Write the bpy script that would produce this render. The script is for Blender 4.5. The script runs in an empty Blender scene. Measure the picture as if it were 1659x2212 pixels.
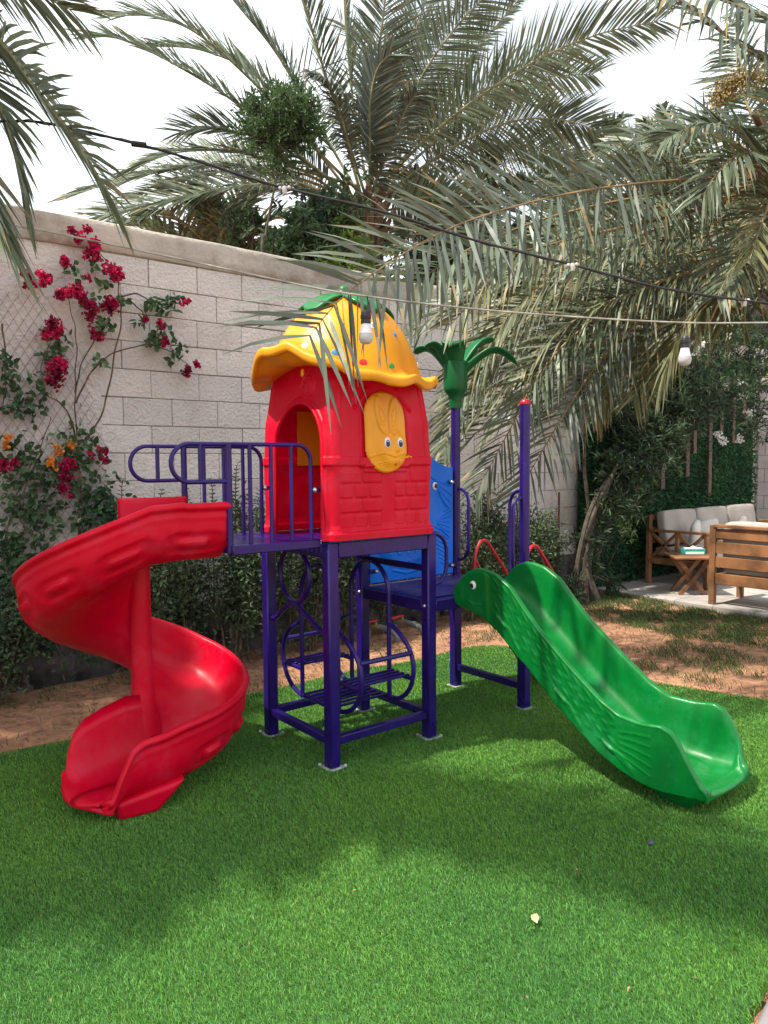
import bpy, math, random
import numpy as np
from mathutils import Matrix, Vector
random.seed(7); rng = np.random.default_rng(11)
S = bpy.context.scene; COL = S.collection
pi = math.pi
# ------------------------------------------------------------ camera, world, sun, exposure
CAM = np.array([-2.0184, -2.9531, 1.5]); PIT, ROL, YAW, FD = .0648, -.0070, .8964, 1617.0   # FD: focal length for a 1659 px wide picture
FW = np.array([math.cos(YAW)*math.cos(PIT), math.sin(YAW)*math.cos(PIT), -math.sin(PIT)])
_rt = np.array([math.sin(YAW), -math.cos(YAW), 0.]); _up = np.cross(_rt, FW)
RT = _rt*math.cos(ROL)+_up*math.sin(ROL); UP = -_rt*math.sin(ROL)+_up*math.cos(ROL)
cd = bpy.data.cameras.new('camera'); cam = bpy.data.objects.new('camera', cd); COL.objects.link(cam)
cd.sensor_fit = 'HORIZONTAL'; cd.sensor_width = 36; cd.lens = 36*FD/1659; cd.clip_start = .02; cd.clip_end = 600
m = Matrix.Identity(4)
for i in range(3):
    m[i][0] = RT[i]; m[i][1] = UP[i]; m[i][2] = -FW[i]; m[i][3] = CAM[i]
cam.matrix_world = m; S.camera = cam
SUNV = Vector((-.47, .13, .87)).normalized()            # towards the sun
S.view_settings.view_transform = 'Standard'; S.view_settings.look = 'None'; S.view_settings.gamma = 1
S.view_settings.exposure = 0.58
W = bpy.data.worlds.new('World'); S.world = W; W.use_nodes = True
wn = W.node_tree.nodes; wl = W.node_tree.links; wn.clear()
wo = wn.new('ShaderNodeOutputWorld'); bg = wn.new('ShaderNodeBackground'); sky = wn.new('ShaderNodeTexSky')
sky.sky_type = 'NISHITA'; sky.sun_disc = False; sky.sun_elevation = math.asin(SUNV.z); sky.sun_rotation = math.atan2(SUNV.x, SUNV.y)
sky.dust_density = 4.0; sky.air_density = 1.0; sky.altitude = 0
tc = wn.new('ShaderNodeTexCoord'); nz = wn.new('ShaderNodeTexNoise'); nz.inputs['Scale'].default_value = 2.2; nz.inputs['Detail'].default_value = 5
cr = wn.new('ShaderNodeValToRGB'); cr.color_ramp.elements[0].position = .36; cr.color_ramp.elements[1].position = .56
cr.color_ramp.elements[0].color = (.55, .55, .55, 1); cr.color_ramp.elements[1].color = (.95, .95, .95, 1)
mx = wn.new('ShaderNodeMix'); mx.data_type = 'RGBA'; mx.inputs[7].default_value = (10.6, 11.1, 11.6, 1)      # thin bright cloud
wl.new(tc.outputs['Generated'], nz.inputs['Vector']); wl.new(nz.outputs['Fac'], cr.inputs['Fac']); wl.new(cr.outputs['Color'], mx.inputs[0])
wl.new(sky.outputs[0], mx.inputs[6]); wl.new(mx.outputs[2], bg.inputs['Color']); bg.inputs['Strength'].default_value = .106
wl.new(bg.outputs[0], wo.inputs['Surface'])
sd = bpy.data.lights.new('sun', 'SUN'); sd.energy = 5.0; sd.angle = math.radians(1.2); sd.color = (1, .94, .80)
sun = bpy.data.objects.new('sun', sd); COL.objects.link(sun); sun.rotation_euler = SUNV.to_track_quat('Z', 'Y').to_euler(); sun.location = (-6, 2, 12)
S.cycles.max_bounces = 8; S.cycles.transparent_max_bounces = 8

# ------------------------------------------------------------ helpers
def V(*a): return np.array(a, float)
def nrm(v): v = np.asarray(v, float); return v/(np.linalg.norm(v, axis=-1, keepdims=True)+1e-12)
def at(u, v, D):            # point seen at (u, v) of the 1659x2212 picture, D metres in front of the camera
    return CAM+(FW+RT*(u-829.5)/FD-UP*(v-1106)/FD)*D
def aty(u, v, y):           # the same on the vertical plane y = const
    d = FW+RT*(u-829.5)/FD-UP*(v-1106)/FD; return CAM+d*(y-CAM[1])/d[1]
def pix(P):
    d = np.asarray(P, float)-CAM; z = d@FW
    return 829.5+FD*(d@RT)/z, 1106-FD*(d@UP)/z
def tag(o, label=None, cat=None, group=None, kind=None):
    if label: o['label'] = label
    if cat: o['category'] = cat
    if group: o['group'] = group
    if kind: o['kind'] = kind
    return o
def thing(name, loc, label, cat, group=None, rz=0):
    o = bpy.data.objects.new(name, None); COL.objects.link(o); o.location = loc; o.rotation_euler = (0, 0, rz); o.empty_display_size = .1
    return tag(o, label, cat, group)
def hook(o, par, keep):
    if par is not None:
        o.parent = par
        if keep and par.type == 'EMPTY': o.matrix_parent_inverse = Matrix.Translation(-par.location)
def mesh(name, vs, fs, mat, par=None, smooth=True, keep=True, mats=None, mi=None):
    """vs (N,3); fs = (M,3|4) array or list of faces; keep: coordinates are world ones"""
    me = bpy.data.meshes.new(name)
    if isinstance(fs, np.ndarray):
        vs = np.ascontiguousarray(vs, np.float32); k = fs.shape[1]; n = len(fs)
        me.vertices.add(len(vs)); me.vertices.foreach_set('co', vs.ravel())
        me.loops.add(n*k); me.loops.foreach_set('vertex_index', fs.astype(np.int32).ravel())
        me.polygons.add(n); me.polygons.foreach_set('loop_start', np.arange(0, n*k, k, dtype=np.int32))
        try: me.polygons.foreach_set('loop_total', np.full(n, k, np.int32))
        except Exception: pass
        me.update(calc_edges=True)
    else:
        me.from_pydata([tuple(map(float, v)) for v in vs], [], [tuple(int(i) for i in f) for f in fs]); me.update()
    me.polygons.foreach_set('use_smooth', [bool(smooth)]*len(me.polygons))
    for q in (mats or [mat]): me.materials.append(q)
    if mi is not None: me.polygons.foreach_set('material_index', np.asarray(mi, np.int32))
    o = bpy.data.objects.new(name, me); COL.objects.link(o); hook(o, par, keep)
    return o
def edge_split(o, ang=38):
    try:
        me = o.data; me.set_sharp_from_angle(angle=math.radians(ang))
    except Exception: pass
    return o
class MB:
    def __init__(s): s.v = []; s.f = []; s.m = []; s.cm = 0
    def add(s, vs, fs):
        b = len(s.v); s.v += [tuple(map(float, p)) for p in vs]; s.f += [tuple(int(i)+b for i in f) for f in fs]; s.m += [s.cm]*len(fs); return s
    def box(s, c, d, rz=0, bev=0, ax=None):
        """bevelled box, centre c, full size d; ax = 3 axis vectors"""
        c = np.asarray(c, float); d = np.asarray(d, float)/2; b = min(bev, min(d)*.9)
        if ax is None: ax = [V(math.cos(rz), math.sin(rz), 0), V(-math.sin(rz), math.cos(rz), 0), V(0, 0, 1)]
        ax = np.array(ax)
        P = lambda x, y, z: c+ax[0]*x+ax[1]*y+ax[2]*z
        if b <= 0:
            vs = [P(sx*d[0], sy*d[1], sz*d[2]) for sx in (-1, 1) for sy in (-1, 1) for sz in (-1, 1)]
            return s.add(vs, [(0, 1, 3, 2), (4, 6, 7, 5), (0, 4, 5, 1), (2, 3, 7, 6), (0, 2, 6, 4), (1, 5, 7, 3)])
        vs = []; ix = {}
        for sx in (-1, 1):
            for sy in (-1, 1):
                for sz in (-1, 1):
                    for k in range(3):
                        q = [sx*d[0], sy*d[1], sz*d[2]]
                        for j in range(3):
                            if j != k: q[j] -= (sx, sy, sz)[j]*b
                        ix[(sx, sy, sz, k)] = len(vs); vs.append(P(*q))
        fs = []
        for k in range(3):
            a, b2 = (k+1) % 3, (k+2) % 3
            for sg in (-1, 1):
                def key(i, j):
                    t = [0, 0, 0]; t[k] = sg; t[a] = i; t[b2] = j; return ix[(*t, k)]
                q = [key(-1, -1), key(1, -1), key(1, 1), key(-1, 1)]
                fs.append(q if sg > 0 else q[::-1])
        for k in range(3):           # edges parallel to axis k
            a, b2 = (k+1) % 3, (k+2) % 3
            for i in (-1, 1):
                for j in (-1, 1):
                    def key(e, f):
                        t = [0, 0, 0]; t[k] = e; t[a] = i; t[b2] = j; return ix[(*t, f)]
                    q = [key(-1, a), key(1, a), key(1, b2), key(-1, b2)]
                    fs.append(q if i*j < 0 else q[::-1])
        for sx in (-1, 1):
            for sy in (-1, 1):
                for sz in (-1, 1):
                    q = [ix[(sx, sy, sz, k)] for k in range(3)]
                    fs.append(q if sx*sy*sz > 0 else q[::-1])
        return s.add(vs, fs)
    def tube(s, path, r, n=8, closed=False, cap=True):
        p = np.asarray(path, float); N = len(p); r = np.broadcast_to(np.asarray(r, float), (N,))
        t = np.gradient(p, axis=0) if not closed else np.roll(p, -1, 0)-np.roll(p, 1, 0)
        t = nrm(t); u = np.cross(t[0], (0, 0, 1.)); u = nrm(u if np.linalg.norm(u) > .1 else np.cross(t[0], (1., 0, 0)))
        vs = []
        for i in range(N):
            u = nrm(u-t[i]*(u@t[i])); w = np.cross(t[i], u)
            for k in range(n):
                a = 2*pi*k/n; vs.append(p[i]+r[i]*(u*math.cos(a)+w*math.sin(a)))
        fs = []
        for i in range(N if closed else N-1):
            j = (i+1) % N
            for k in range(n): fs.append((i*n+k, i*n+(k+1) % n, j*n+(k+1) % n, j*n+k))
        if cap and not closed: fs.append(tuple(range(n))[::-1]); fs.append(tuple((N-1)*n+k for k in range(n)))
        return s.add(vs, fs)
    def lathe(s, prof, c=(0, 0, 0), n=24, ax=None):
        ax = np.array(ax) if ax is not None else np.eye(3); c = np.asarray(c, float)
        vs = [c+ax[0]*r*math.cos(2*pi*k/n)+ax[1]*r*math.sin(2*pi*k/n)+ax[2]*z for r, z in prof for k in range(n)]
        fs = [(i*n+k, i*n+(k+1) % n, (i+1)*n+(k+1) % n, (i+1)*n+k) for i in range(len(prof)-1) for k in range(n)]
        fs.append(tuple(range(n))[::-1]); fs.append(tuple((len(prof)-1)*n+k for k in range(n)))
        return s.add(vs, fs)
    def ball(s, c, r, n=12, m=8, sc=(1, 1, 1)):
        prof = [(max(1e-4, r*math.sin(pi*i/m)), -r*math.cos(pi*i/m)) for i in range(m+1)]
        return s.lathe(prof, c, n, ax=np.diag(sc))
    def build(s, name, mat, par=None, smooth=True, keep=True, mats=None, ang=38):
        o = mesh(name, s.v, s.f, mat, par, smooth, keep, mats, s.m if mats else None)
        if smooth: edge_split(o, ang)
        return o
def spline(pts, n=24, closed=False):
    p = np.asarray(pts, float); N = len(p); out = []
    seg = N if closed else N-1; k = max(2, n//seg)
    g = lambda i: p[i % N] if closed else p[min(max(i, 0), N-1)]
    for i in range(seg):
        a, b, c, d = g(i-1), g(i), g(i+1), g(i+2)
        for j in range(k):
            t = j/k; out.append(.5*((2*b)+(c-a)*t+(2*a-5*b+4*c-d)*t*t+(3*b-a-3*c+d)*t**3))
    if not closed: out.append(p[-1])
    return np.array(out)
def gridfaces(a, b, wrap=False):
    i = np.arange(a-1)[:, None]; j = np.arange(b if wrap else b-1)[None]
    j2 = (j+1) % b
    return np.stack([i*b+j, i*b+j2, (i+1)*b+j2, (i+1)*b+j], -1).reshape(-1, 4)
def sst(x): x = np.clip(x, 0, 1); return x*x*(3-2*x)
def pad(U, Vv, cx, cy, w, h, r, soft=.006):       # raised rounded pad, 0..1
    dx = np.abs(U-cx)-(w/2-r); dy = np.abs(Vv-cy)-(h/2-r)
    d = np.hypot(np.maximum(dx, 0), np.maximum(dy, 0))+np.minimum(np.maximum(dx, dy), 0)-r
    return sst(-d/soft)
def segdist(U, Vv, pts):
    best = np.full(U.shape, 9.)
    for (x0, y0), (x1, y1) in zip(pts[:-1], pts[1:]):
        dx, dy = x1-x0, y1-y0; t = np.clip(((U-x0)*dx+(Vv-y0)*dy)/(dx*dx+dy*dy+1e-12), 0, 1)
        best = np.minimum(best, np.hypot(U-x0-t*dx, Vv-y0-t*dy))
    return best
def ridge(U, Vv, pts, w=.006): return sst(1-segdist(U, Vv, pts)/w)

# ------------------------------------------------------------ materials
def mat(name, col, rough=.5, metal=0, spec=.5, var=.12, vs=8, bump=0, bs=60, trans=0, isl=0, col2=None, dirt=None, coat=0, obj=True):
    M = bpy.data.materials.new(name); M.use_nodes = True; N = M.node_tree.nodes; L = M.node_tree.links
    b = N['Principled BSDF']; b.inputs['Roughness'].default_value = rough; b.inputs['Metallic'].default_value = metal
    b.inputs['Specular IOR Level'].default_value = spec; b.inputs['Coat Weight'].default_value = coat; b.inputs['Coat Roughness'].default_value = .25
    t = N.new('ShaderNodeTexCoord'); co = t.outputs['Object']
    n = N.new('ShaderNodeTexNoise'); n.inputs['Scale'].default_value = vs; n.inputs['Detail'].default_value = 5; L.new(co, n.inputs['Vector'])
    c2 = col2 or tuple(c*(1-var*2.2) for c in col); c1 = tuple(min(1, c*(1+var)) for c in col) if not col2 else col
    r = N.new('ShaderNodeValToRGB'); r.color_ramp.elements[0].position = .33; r.color_ramp.elements[1].position = .67
    r.color_ramp.elements[0].color = (*c2, 1); r.color_ramp.elements[1].color = (*c1, 1); L.new(n.outputs['Fac'], r.inputs['Fac']); out = r.outputs['Color']
    if isl:
        g = N.new('ShaderNodeNewGeometry'); h = N.new('ShaderNodeMapRange'); h.inputs['To Min'].default_value = 1-isl; h.inputs['To Max'].default_value = 1+isl
        L.new(g.outputs['Random Per Island'], h.inputs['Value'])
        mm = N.new('ShaderNodeVectorMath'); mm.operation = 'SCALE'; L.new(out, mm.inputs[0]); L.new(h.outputs[0], mm.inputs['Scale']); out = mm.outputs[0]
    if dirt:      # (colour, scale, threshold low, high) speckle of grime
        n2 = N.new('ShaderNodeTexNoise'); n2.inputs['Scale'].default_value = dirt[1]; n2.inputs['Detail'].default_value = 8; n2.inputs['Roughness'].default_value = .7; L.new(co, n2.inputs['Vector'])
        h2 = N.new('ShaderNodeMapRange'); h2.inputs['From Min'].default_value = dirt[2]; h2.inputs['From Max'].default_value = dirt[3]; L.new(n2.outputs['Fac'], h2.inputs['Value'])
        x = N.new('ShaderNodeMix'); x.data_type = 'RGBA'; x.inputs[7].default_value = (*dirt[0], 1); L.new(h2.outputs[0], x.inputs[0]); L.new(out, x.inputs[6]); out = x.outputs[2]
    L.new(out, b.inputs['Base Color'])
    if rough < .6:
        n4 = N.new('ShaderNodeTexNoise'); n4.inputs['Scale'].default_value = 7; n4.inputs['Detail'].default_value = 7; L.new(co, n4.inputs['Vector'])
        h4 = N.new('ShaderNodeMapRange'); h4.inputs['From Min'].default_value = .35; h4.inputs['From Max'].default_value = .68; h4.inputs['To Min'].default_value = rough*.78; h4.inputs['To Max'].default_value = rough*1.35
        L.new(n4.outputs['Fac'], h4.inputs['Value']); L.new(h4.outputs[0], b.inputs['Roughness'])
    if bump:
        n3 = N.new('ShaderNodeTexNoise'); n3.inputs['Scale'].default_value = bs; n3.inputs['Detail'].default_value = 6; L.new(co, n3.inputs['Vector'])
        bp = N.new('ShaderNodeBump'); bp.inputs['Strength'].default_value = 1; bp.inputs['Distance'].default_value = bump; L.new(n3.outputs['Fac'], bp.inputs['Height']); L.new(bp.outputs[0], b.inputs['Normal'])
    if trans:
        tr = N.new('ShaderNodeBsdfTranslucent'); ms = N.new('ShaderNodeMixShader'); ms.inputs[0].default_value = trans
        L.new(out, tr.inputs['Color']); L.new(b.outputs[0], ms.inputs[1]); L.new(tr.outputs[0], ms.inputs[2]); L.new(ms.outputs[0], N['Material Output'].inputs['Surface'])
    return M
RED = mat('red_plastic', (.70, .0006, .026), .40, spec=.24, var=.07, vs=3, bump=.0005, bs=90, dirt=((.60, .035, .075), 6, .50, .82), trans=.2)
YEL = mat('yellow_plastic', (.84, .36, .012), .36, spec=.35, var=.07, vs=4, bump=.0005, bs=80, trans=.08)
GRN = mat('green_plastic', (.001, .165, .026), .34, spec=.35, var=.08, vs=3, bump=.0004, bs=80, dirt=((.02, .26, .085), 5, .50, .82), trans=.10)
GRD = mat('dark_green_plastic', (.001, .125, .035), .38, spec=.35, var=.1, vs=5, bump=.0006)
BLU = mat('blue_plastic', (.003, .16, .74), .40, spec=.3, var=.08, vs=4, bump=.0006)
PUR = mat('purple_powder_coat', (.017, .005, .125), .3, spec=.38, var=.12, vs=9, bump=.0004, bs=120, dirt=((.05, .04, .16), 14, .62, .85))
RDM = mat('red_painted_steel', (.42, .008, .02), .3, var=.1)
STL = mat('galvanised_steel', (.55, .55, .56), .3, metal=.9, var=.1)
WHT = mat('white_paint', (.8, .8, .78), .5, var=.04)
BLK = mat('black_rubber', (.012, .012, .013), .5, var=.1)
EYB = mat('blue_iris', (.01, .06, .32), .2, var=.1)
# ============================================================ PLAY STRUCTURE
SX, SY, TT, HZ, PL = .6422, .594, .7773, 1.126, .7626
X3 = SX+TT; PW = .062
PS = thing('play_structure', (.7, .3, 0), 'play structure with red playhouse, red spiral slide, green slide and purple steel frame', 'play structure')
FPM = mat('scuffed_white_flange', (.45, .46, .46), .7, var=.25, vs=30)
def post(px, py, top, cap=None):
    b = MB(); b.box((px+PW/2, py+PW/2, top/2), (PW, PW, top), bev=.007); o = b.build('post', PUR, PS)
    f = MB(); f.box((px+PW/2, py+PW/2, .006), (PW+.034, PW+.034, .007), bev=.003)
    for sx in (-1, 1):
        f.lathe([(.009, .009), (.009, .018), (.005, .021)], (px+PW/2+sx*.046, py+PW/2-sx*.044, 0), 8)
    fo = f.build('foot_plate', FPM, o)
    return o
pF = post(0, 0, HZ-.005); pL = post(0, SY, HZ-.005); pR = post(SX, 0, HZ-.005); pB = post(SX, SY, HZ-.005)
# the two tall posts: square below the platform, round above
def tallpost(px, py, top):
    b = MB(); b.box((px+PW/2, py+PW/2, PL/2), (PW, PW, PL), bev=.007)
    b.tube([(px+PW/2, py+PW/2, PL-.01), (px+PW/2, py+PW/2, top)], PW*.5, 20); o = b.build('post', PUR, PS)
    f = MB(); f.box((px+PW/2, py+PW/2, .006), (PW+.03, PW+.03, .007), bev=.003); f.build('foot_plate', FPM, o); return o
pa = tallpost(X3, SY, 1.87); pb = tallpost(X3, 0, 1.845)
c = MB(); c.lathe([(.033, 0), (.034, .006), (.031, .018), (.022, .028), (.009, .034), (.002, .035)], (X3+PW/2, PW/2, 1.845), 20)
c.build('post_cap', RDM, pb)
# frames: top beams under the house, bottom rails
def beam(a, b_, h, w, name='frame_beam', z=None, bev=.004):
    a = np.array(a, float); b_ = np.array(b_, float); d = b_-a; L = np.linalg.norm(d); t = d/L; s_ = nrm(np.cross(t, (0, 0, 1.)))
    q = MB(); q.box((a+b_)/2, (L, w, h), ax=[t, s_, np.cross(s_, t)], bev=bev); return q.build(name, PUR, PS)
e = PW; hp = PW/2
beam((e, hp, HZ-.045), (SX, hp, HZ-.045), .075, .058); beam((hp, e, HZ-.045), (hp, SY, HZ-.045), .075, .058)
beam((e, SY+hp, HZ-.045), (SX, SY+hp, HZ-.045), .075, .058); beam((SX+hp, e, HZ-.045), (SX+hp, SY, HZ-.045), .075, .058)
q = MB(); q.box((SX/2+hp, SY/2+hp, HZ-.004), (SX+PW-.006, SY+PW-.006, .012), bev=.003); q.build('house_floor', PUR, PS)
for a, b_ in (((e, hp), (SX, hp)), ((e, SY+hp), (SX, SY+hp)), ((hp, e), (hp, SY)), ((SX+hp, e), (SX+hp, SY)), ((X3+hp, e), (X3+hp, SY))):
    beam((*a, .135), (*b_, .135), .04, .04, 'bottom_rail')
# low platform with slatted deck
for a, b_ in (((SX+e, hp), (X3, hp)), ((SX+e, SY+hp), (X3, SY+hp)), ((SX+hp, e), (SX+hp, SY)), ((X3+hp, e), (X3+hp, SY))):
    beam((*a, PL-.035), (*b_, PL-.035), .062, .05, 'platform_beam')
q = MB(); n = 17; y0, y1 = .075, SY-.015
for k in range(n):
    y = y0+(y1-y0)*(k+.5)/n; q.box((SX+PW+(TT-PW)/2, y, PL-.008), (TT-.004, (y1-y0)/n*.62, .02), bev=.004)
q.box((SX+PW+(TT-PW)/2, (y0+y1)/2, PL-.026), (TT-.01, y1-y0, .006))
q.build('low_platform_deck', PUR, PS)
beam((SX+hp, e, PL+.17), (SX+hp, SY, PL+.17), .035, .02, 'step_bar')
for p in ((SX-.001, hp, PL-.03), (SX-.001, SY+hp-.01, PL-.03)):
    bo = MB(); bo.ball(p, .0105, 10, 6); bo.build('bolt', STL, PS)
# upper extension platform to the spiral slide
EX = .4824
q = MB(); x0, x1 = -EX, -.015; yy0, yy1 = .055, .56; n = 12
for k in range(n):
    y = yy0+.02+(yy1-yy0-.04)*(k+.5)/n; q.box(((x0+x1)/2, y, HZ+.004), (x1-x0-.01, (yy1-yy0-.04)/n*.68, .016), bev=.003)
q.box(((x0+x1)/2, (yy0+yy1)/2, HZ-.012), (x1-x0-.02, yy1-yy0-.02, .006)); q.build('upper_platform_deck', PUR, PS)
beam((x0, yy0, HZ-.008), (x1, yy0, HZ-.008), .042, .03, 'platform_beam'); beam((x0, yy1, HZ-.008), (x1, yy1, HZ-.008), .042, .03, 'platform_beam')
beam((x0+.015, yy0+.016, HZ-.01), (x0+.015, yy1-.016, HZ-.01), .034, .028, 'platform_beam')
def rail(y, xe, r=.0098):
    q = MB(); zt, zb = 1.59, 1.425; hc = (zt+zb)/2; R = (zt-zb)/2; xp = -.485
    arc = [(xp-.18-R*math.sin(a), y, hc-R*math.cos(a)) for a in np.linspace(0, pi, 14)]
    path = [(xp, y, zb)]+arc+[(xe-.075, y, zt)]+[(xe-.075+.075*math.sin(a), y, zt-.075+.075*math.cos(a)) for a in np.linspace(.2, pi/2, 7)]+[(xe, y, HZ+.01)]
    q.tube(path, r, 10)
    q.tube([(xp+.004, y, HZ-.02), (xp+.004, y, zt)], .0145, 12)
    for xx in np.linspace(xp, xe, 5)[1:4]: q.tube([(xx, y, HZ-.01), (xx, y, zt)], r, 9)
    q.tube([(xp-.13, y, zb), (xp-.13, y, zt)], r, 9)
    q.tube([(xe, y, 1.375), (.03, y, 1.375)], .009, 8); q.ball((-.024, y-.002, 1.375), .014, 10, 6)
    return q.build('guard_rail', PUR, PS)
rail(.07, -.05); rail(.545, -.05)
for y in (.067, .542):
    bb = MB(); bb.ball((-.030, y, 1.375), .015, 12, 8); bb.build('bolt', STL, PS)
# ladder-like ring climber inside the tower
def endframe(x, ring):
    q = MB(); c_ = .30; b1, b2 = c_-.17, c_+.17; r = .0125
    q.tube([(x, b1, .24), (x, b1, .80)]+[(x, c_-.17*math.cos(a), .80+.17*math.sin(a)) for a in np.linspace(.1, pi-.1, 15)]+[(x, b2, .80), (x, b2, .24)], r, 9)
    for sg in (-1, 1):
        pts = spline([(x, c_+sg*.17, .645), (x, c_+sg*.25, .61), (x, c_+sg*.335, .54), (x, c_+sg*.37, .445), (x, c_+sg*.345, .34), (x, c_+sg*.27, .265), (x, c_+sg*.17, .235)], 30)
        q.tube(pts, r, 9)
    q.tube([(x, b1, .24), (x, b2, .24)], r, 9)
    for sg in (-1, 1): q.tube([(x, c_+sg*.17, .385), (x, c_+sg*.365, .385)], r, 8)
    return q.build('climber_frame', PUR, PS)
fa, fb = .14, .475
endframe(fa, 1); endframe(fb, 0)
def shelf(y0, y1, z, n):
    q = MB()
    for k in range(n):
        y = y0+(y1-y0)*(k+.5)/n; q.box(((fa+fb)/2, y, z), (fb-fa+.005, .015, .012), bev=.002)
    for xx in (fa+.012, fb-.012): q.box((xx, (y0+y1)/2, z-.009), (.014, y1-y0, .008), bev=.001)
    return q.build('climber_step', PUR, PS)
shelf(.135, .465, .252, 7); shelf(.485, .65, .40, 4); shelf(-.05, .115, .40, 4)
q = MB(); q.tube([(fa, -.055, .52), (fb, -.055, .52)], .0125, 9); q.tube([(fa, .655, .52), (fb, .655, .52)], .0125, 9); q.build('cross_bar', PUR, PS)
q = MB(); q.tube([(.03, .36+.142*math.cos(a), .925+.142*math.sin(a)) for a in np.linspace(0, 2*pi, 37)[:-1]], .0135, 10, closed=True)
q.tube(spline([(.03, SY+.01, .664), (.03, .56, .668), (.03, .47, .73), (.03, .375, .772), (.03, .28, .745), (.03, .19, .70), (.03, .11, .668), (.03, .05, .662)], 40), .0135, 10)
q.build('ring_brace', PUR, PS)
# hand loops on posts
def loop(p, d, z0, z1, out=.075, r=.0105):
    p = np.array(p, float); d = np.array(d, float); path = []
    for a in np.linspace(0, pi/2, 7): path.append((*(p+d*out*math.sin(a)), z0+out*(1-math.cos(a))))
    for a in np.linspace(pi/2, 0, 7): path.append((*(p+d*out*math.sin(a)), z1-out*(1-math.cos(a))))
    q = MB(); q.tube(path, r, 9); return q.build('hand_loop', PUR, PS)
loop((SX+PW, hp), (1, 0), .84, 1.12, .10); loop((X3, hp), (-1, 0), .80, 1.29, .07)
loop((X3+hp, SY), (0, -1), .86, 1.33, .09); loop((X3+hp, PW), (0, 1), .80, 1.33, .085)

# ---- playhouse: one relief shell
CX, CY = SX/2+.012, SY/2+.012
zz = np.linspace(HZ+.004, 2.02, 190)
prof_z = [1.126, 1.16, 1.20, 1.5, 1.7, 1.9, 2.02]; prof_s = [.333, .334, .327, .331, .322, .297, .262]
def half(z): return np.interp(z, prof_z, prof_s)
r0, h0 = .055, .325
per = []   # (x, y, nx, ny, face, local coordinate)
def addface(face, n):
    for k in range(n):
        l = -(h0-r0)+2*(h0-r0)*k/n
        per.append({0: (l, -h0, 0, -1, 0, l), 1: (h0, l, 1, 0, 1, l), 2: (-l, h0, 0, 1, 2, l), 3: (-h0, -l, -1, 0, 3, l)}[face])
    cx_, cy_, a0 = {0: (h0-r0, -(h0-r0), -pi/2), 1: (h0-r0, h0-r0, 0), 2: (-(h0-r0), h0-r0, pi/2), 3: (-(h0-r0), -(h0-r0), pi)}[face]
    for k in range(14):
        a = a0+pi/2*k/14; l = h0-r0+r0*k/14*1.4
        per.append((cx_+r0*math.cos(a), cy_+r0*math.sin(a), math.cos(a), math.sin(a), face, l) if k < 8 else (cx_+r0*math.cos(a), cy_+r0*math.sin(a), math.cos(a), math.sin(a), (face+1) % 4, -(h0-r0)-r0*(14-k)/14*1.4))
for fc in (0, 1, 2, 3): addface(fc, 130)
per = np.array(per); NP = len(per)
Zg, Ig = np.meshgrid(zz, np.arange(NP), indexing='ij'); F = per[Ig, 4]; Lc = per[Ig, 5]
H = np.zeros_like(Zg)
# band and plinth, corner columns
H += .007*sst((Zg-1.487)/.005)*sst((1.535-Zg)/.005)*(1-.0*F)
H += .010*sst((1.172-Zg)/.008)
col_ = sst((np.abs(Lc)-(h0-.062))/.006); H += .005*col_
# brick pads on faces 0,1 and lower side of 2
for fc in (0, 1):
    on = (F == fc)
    for side, xa in ((-1, -.278), (1, .045)):
        Wd = .262 if side < 0 else .222
        x0_ = xa if side < 0 else .058
        for r in range(4):
            z_t = 1.470-.072*r
            nn = 3 if r % 2 else 2
            ws = [Wd/3]*3 if nn == 3 else ([Wd*.52, Wd*.48] if side < 0 else [Wd*.46, Wd*.54])
            x_ = x0_
            for w_ in ws:
                H += on*.0055*pad(Lc, Zg, x_+w_/2, z_t-.034, w_-.008, .062, .010, .005); x_ += w_
        H += on*.003*ridge(Lc, Zg, [(x0_-.004, 1.196), (x0_-.004, 1.184), (x0_+Wd, 1.184), (x0_+Wd, 1.47)], .005)
# window surround on face 0 (local x = world x - CX): window centre
WXc = .335-CX
on = (F == 0)
H += on*.012*pad(Lc, Zg, WXc, 1.505, .33, .055, .012, .006)+on*.010*pad(Lc, Zg, WXc, 1.475, .28, .04, .014, .006)
for sg in (-1, 1):
    H += on*.008*ridge(Lc, Zg, [(WXc+sg*.150, 1.53), (WXc+sg*.150, 1.775)], .012)
    H += on*.014*ridge(Lc, Zg, [(WXc+sg*.185, 1.772), (WXc+sg*.160, 1.79), (WXc+sg*.130, 1.83), (WXc+sg*.105, 1.868)], .014)
# smiling boss over the door (face 3), bell dot ring
on = (F == 3); dl = -.205+CY
H += on*.012*np.exp(-((Lc-dl)**2+(Zg-1.905)**2)/.0022)
H += on*.008*sst(1-np.abs(np.hypot(Lc-dl, Zg-1.895)-.062)/.010)+on*.006*sst(1-np.abs(np.hypot(Lc-dl, Zg-1.895)-.040)/.008)
H += on*.006*ridge(Lc, Zg, [(dl-.03, 1.905), (dl-.015, 1.893), (dl+.015, 1.893), (dl+.03, 1.905)], .008)
H += on*.006*ridge(Lc, Zg, [(dl-.035, 1.880), (dl-.015, 1.866), (dl+.015, 1.866), (dl+.035, 1.880)], .008)
# door arch opening sdf on face 3 : centre y ~.27 ; window on face 2
dc = -.262+CY; dw = .222
def door_sdf(l, z):
    a = l-dc; zt = 1.585
    ell = np.hypot(a, (z-zt)*1.0)-dw
    return np.where(z > zt, ell, np.abs(a)-dw)
ds = door_sdf(Lc, Zg); H += on*.010*sst(1-np.abs(ds-.014)/.018)
keep_hole = (F == 3) & (ds < 0)
hz_ = half(Zg)/h0
nx, ny = per[Ig, 2], per[Ig, 3]
# soft dents
H += .0015*np.sin(Zg*23+Lc*9)*np.sin(Lc*17+F)
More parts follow.
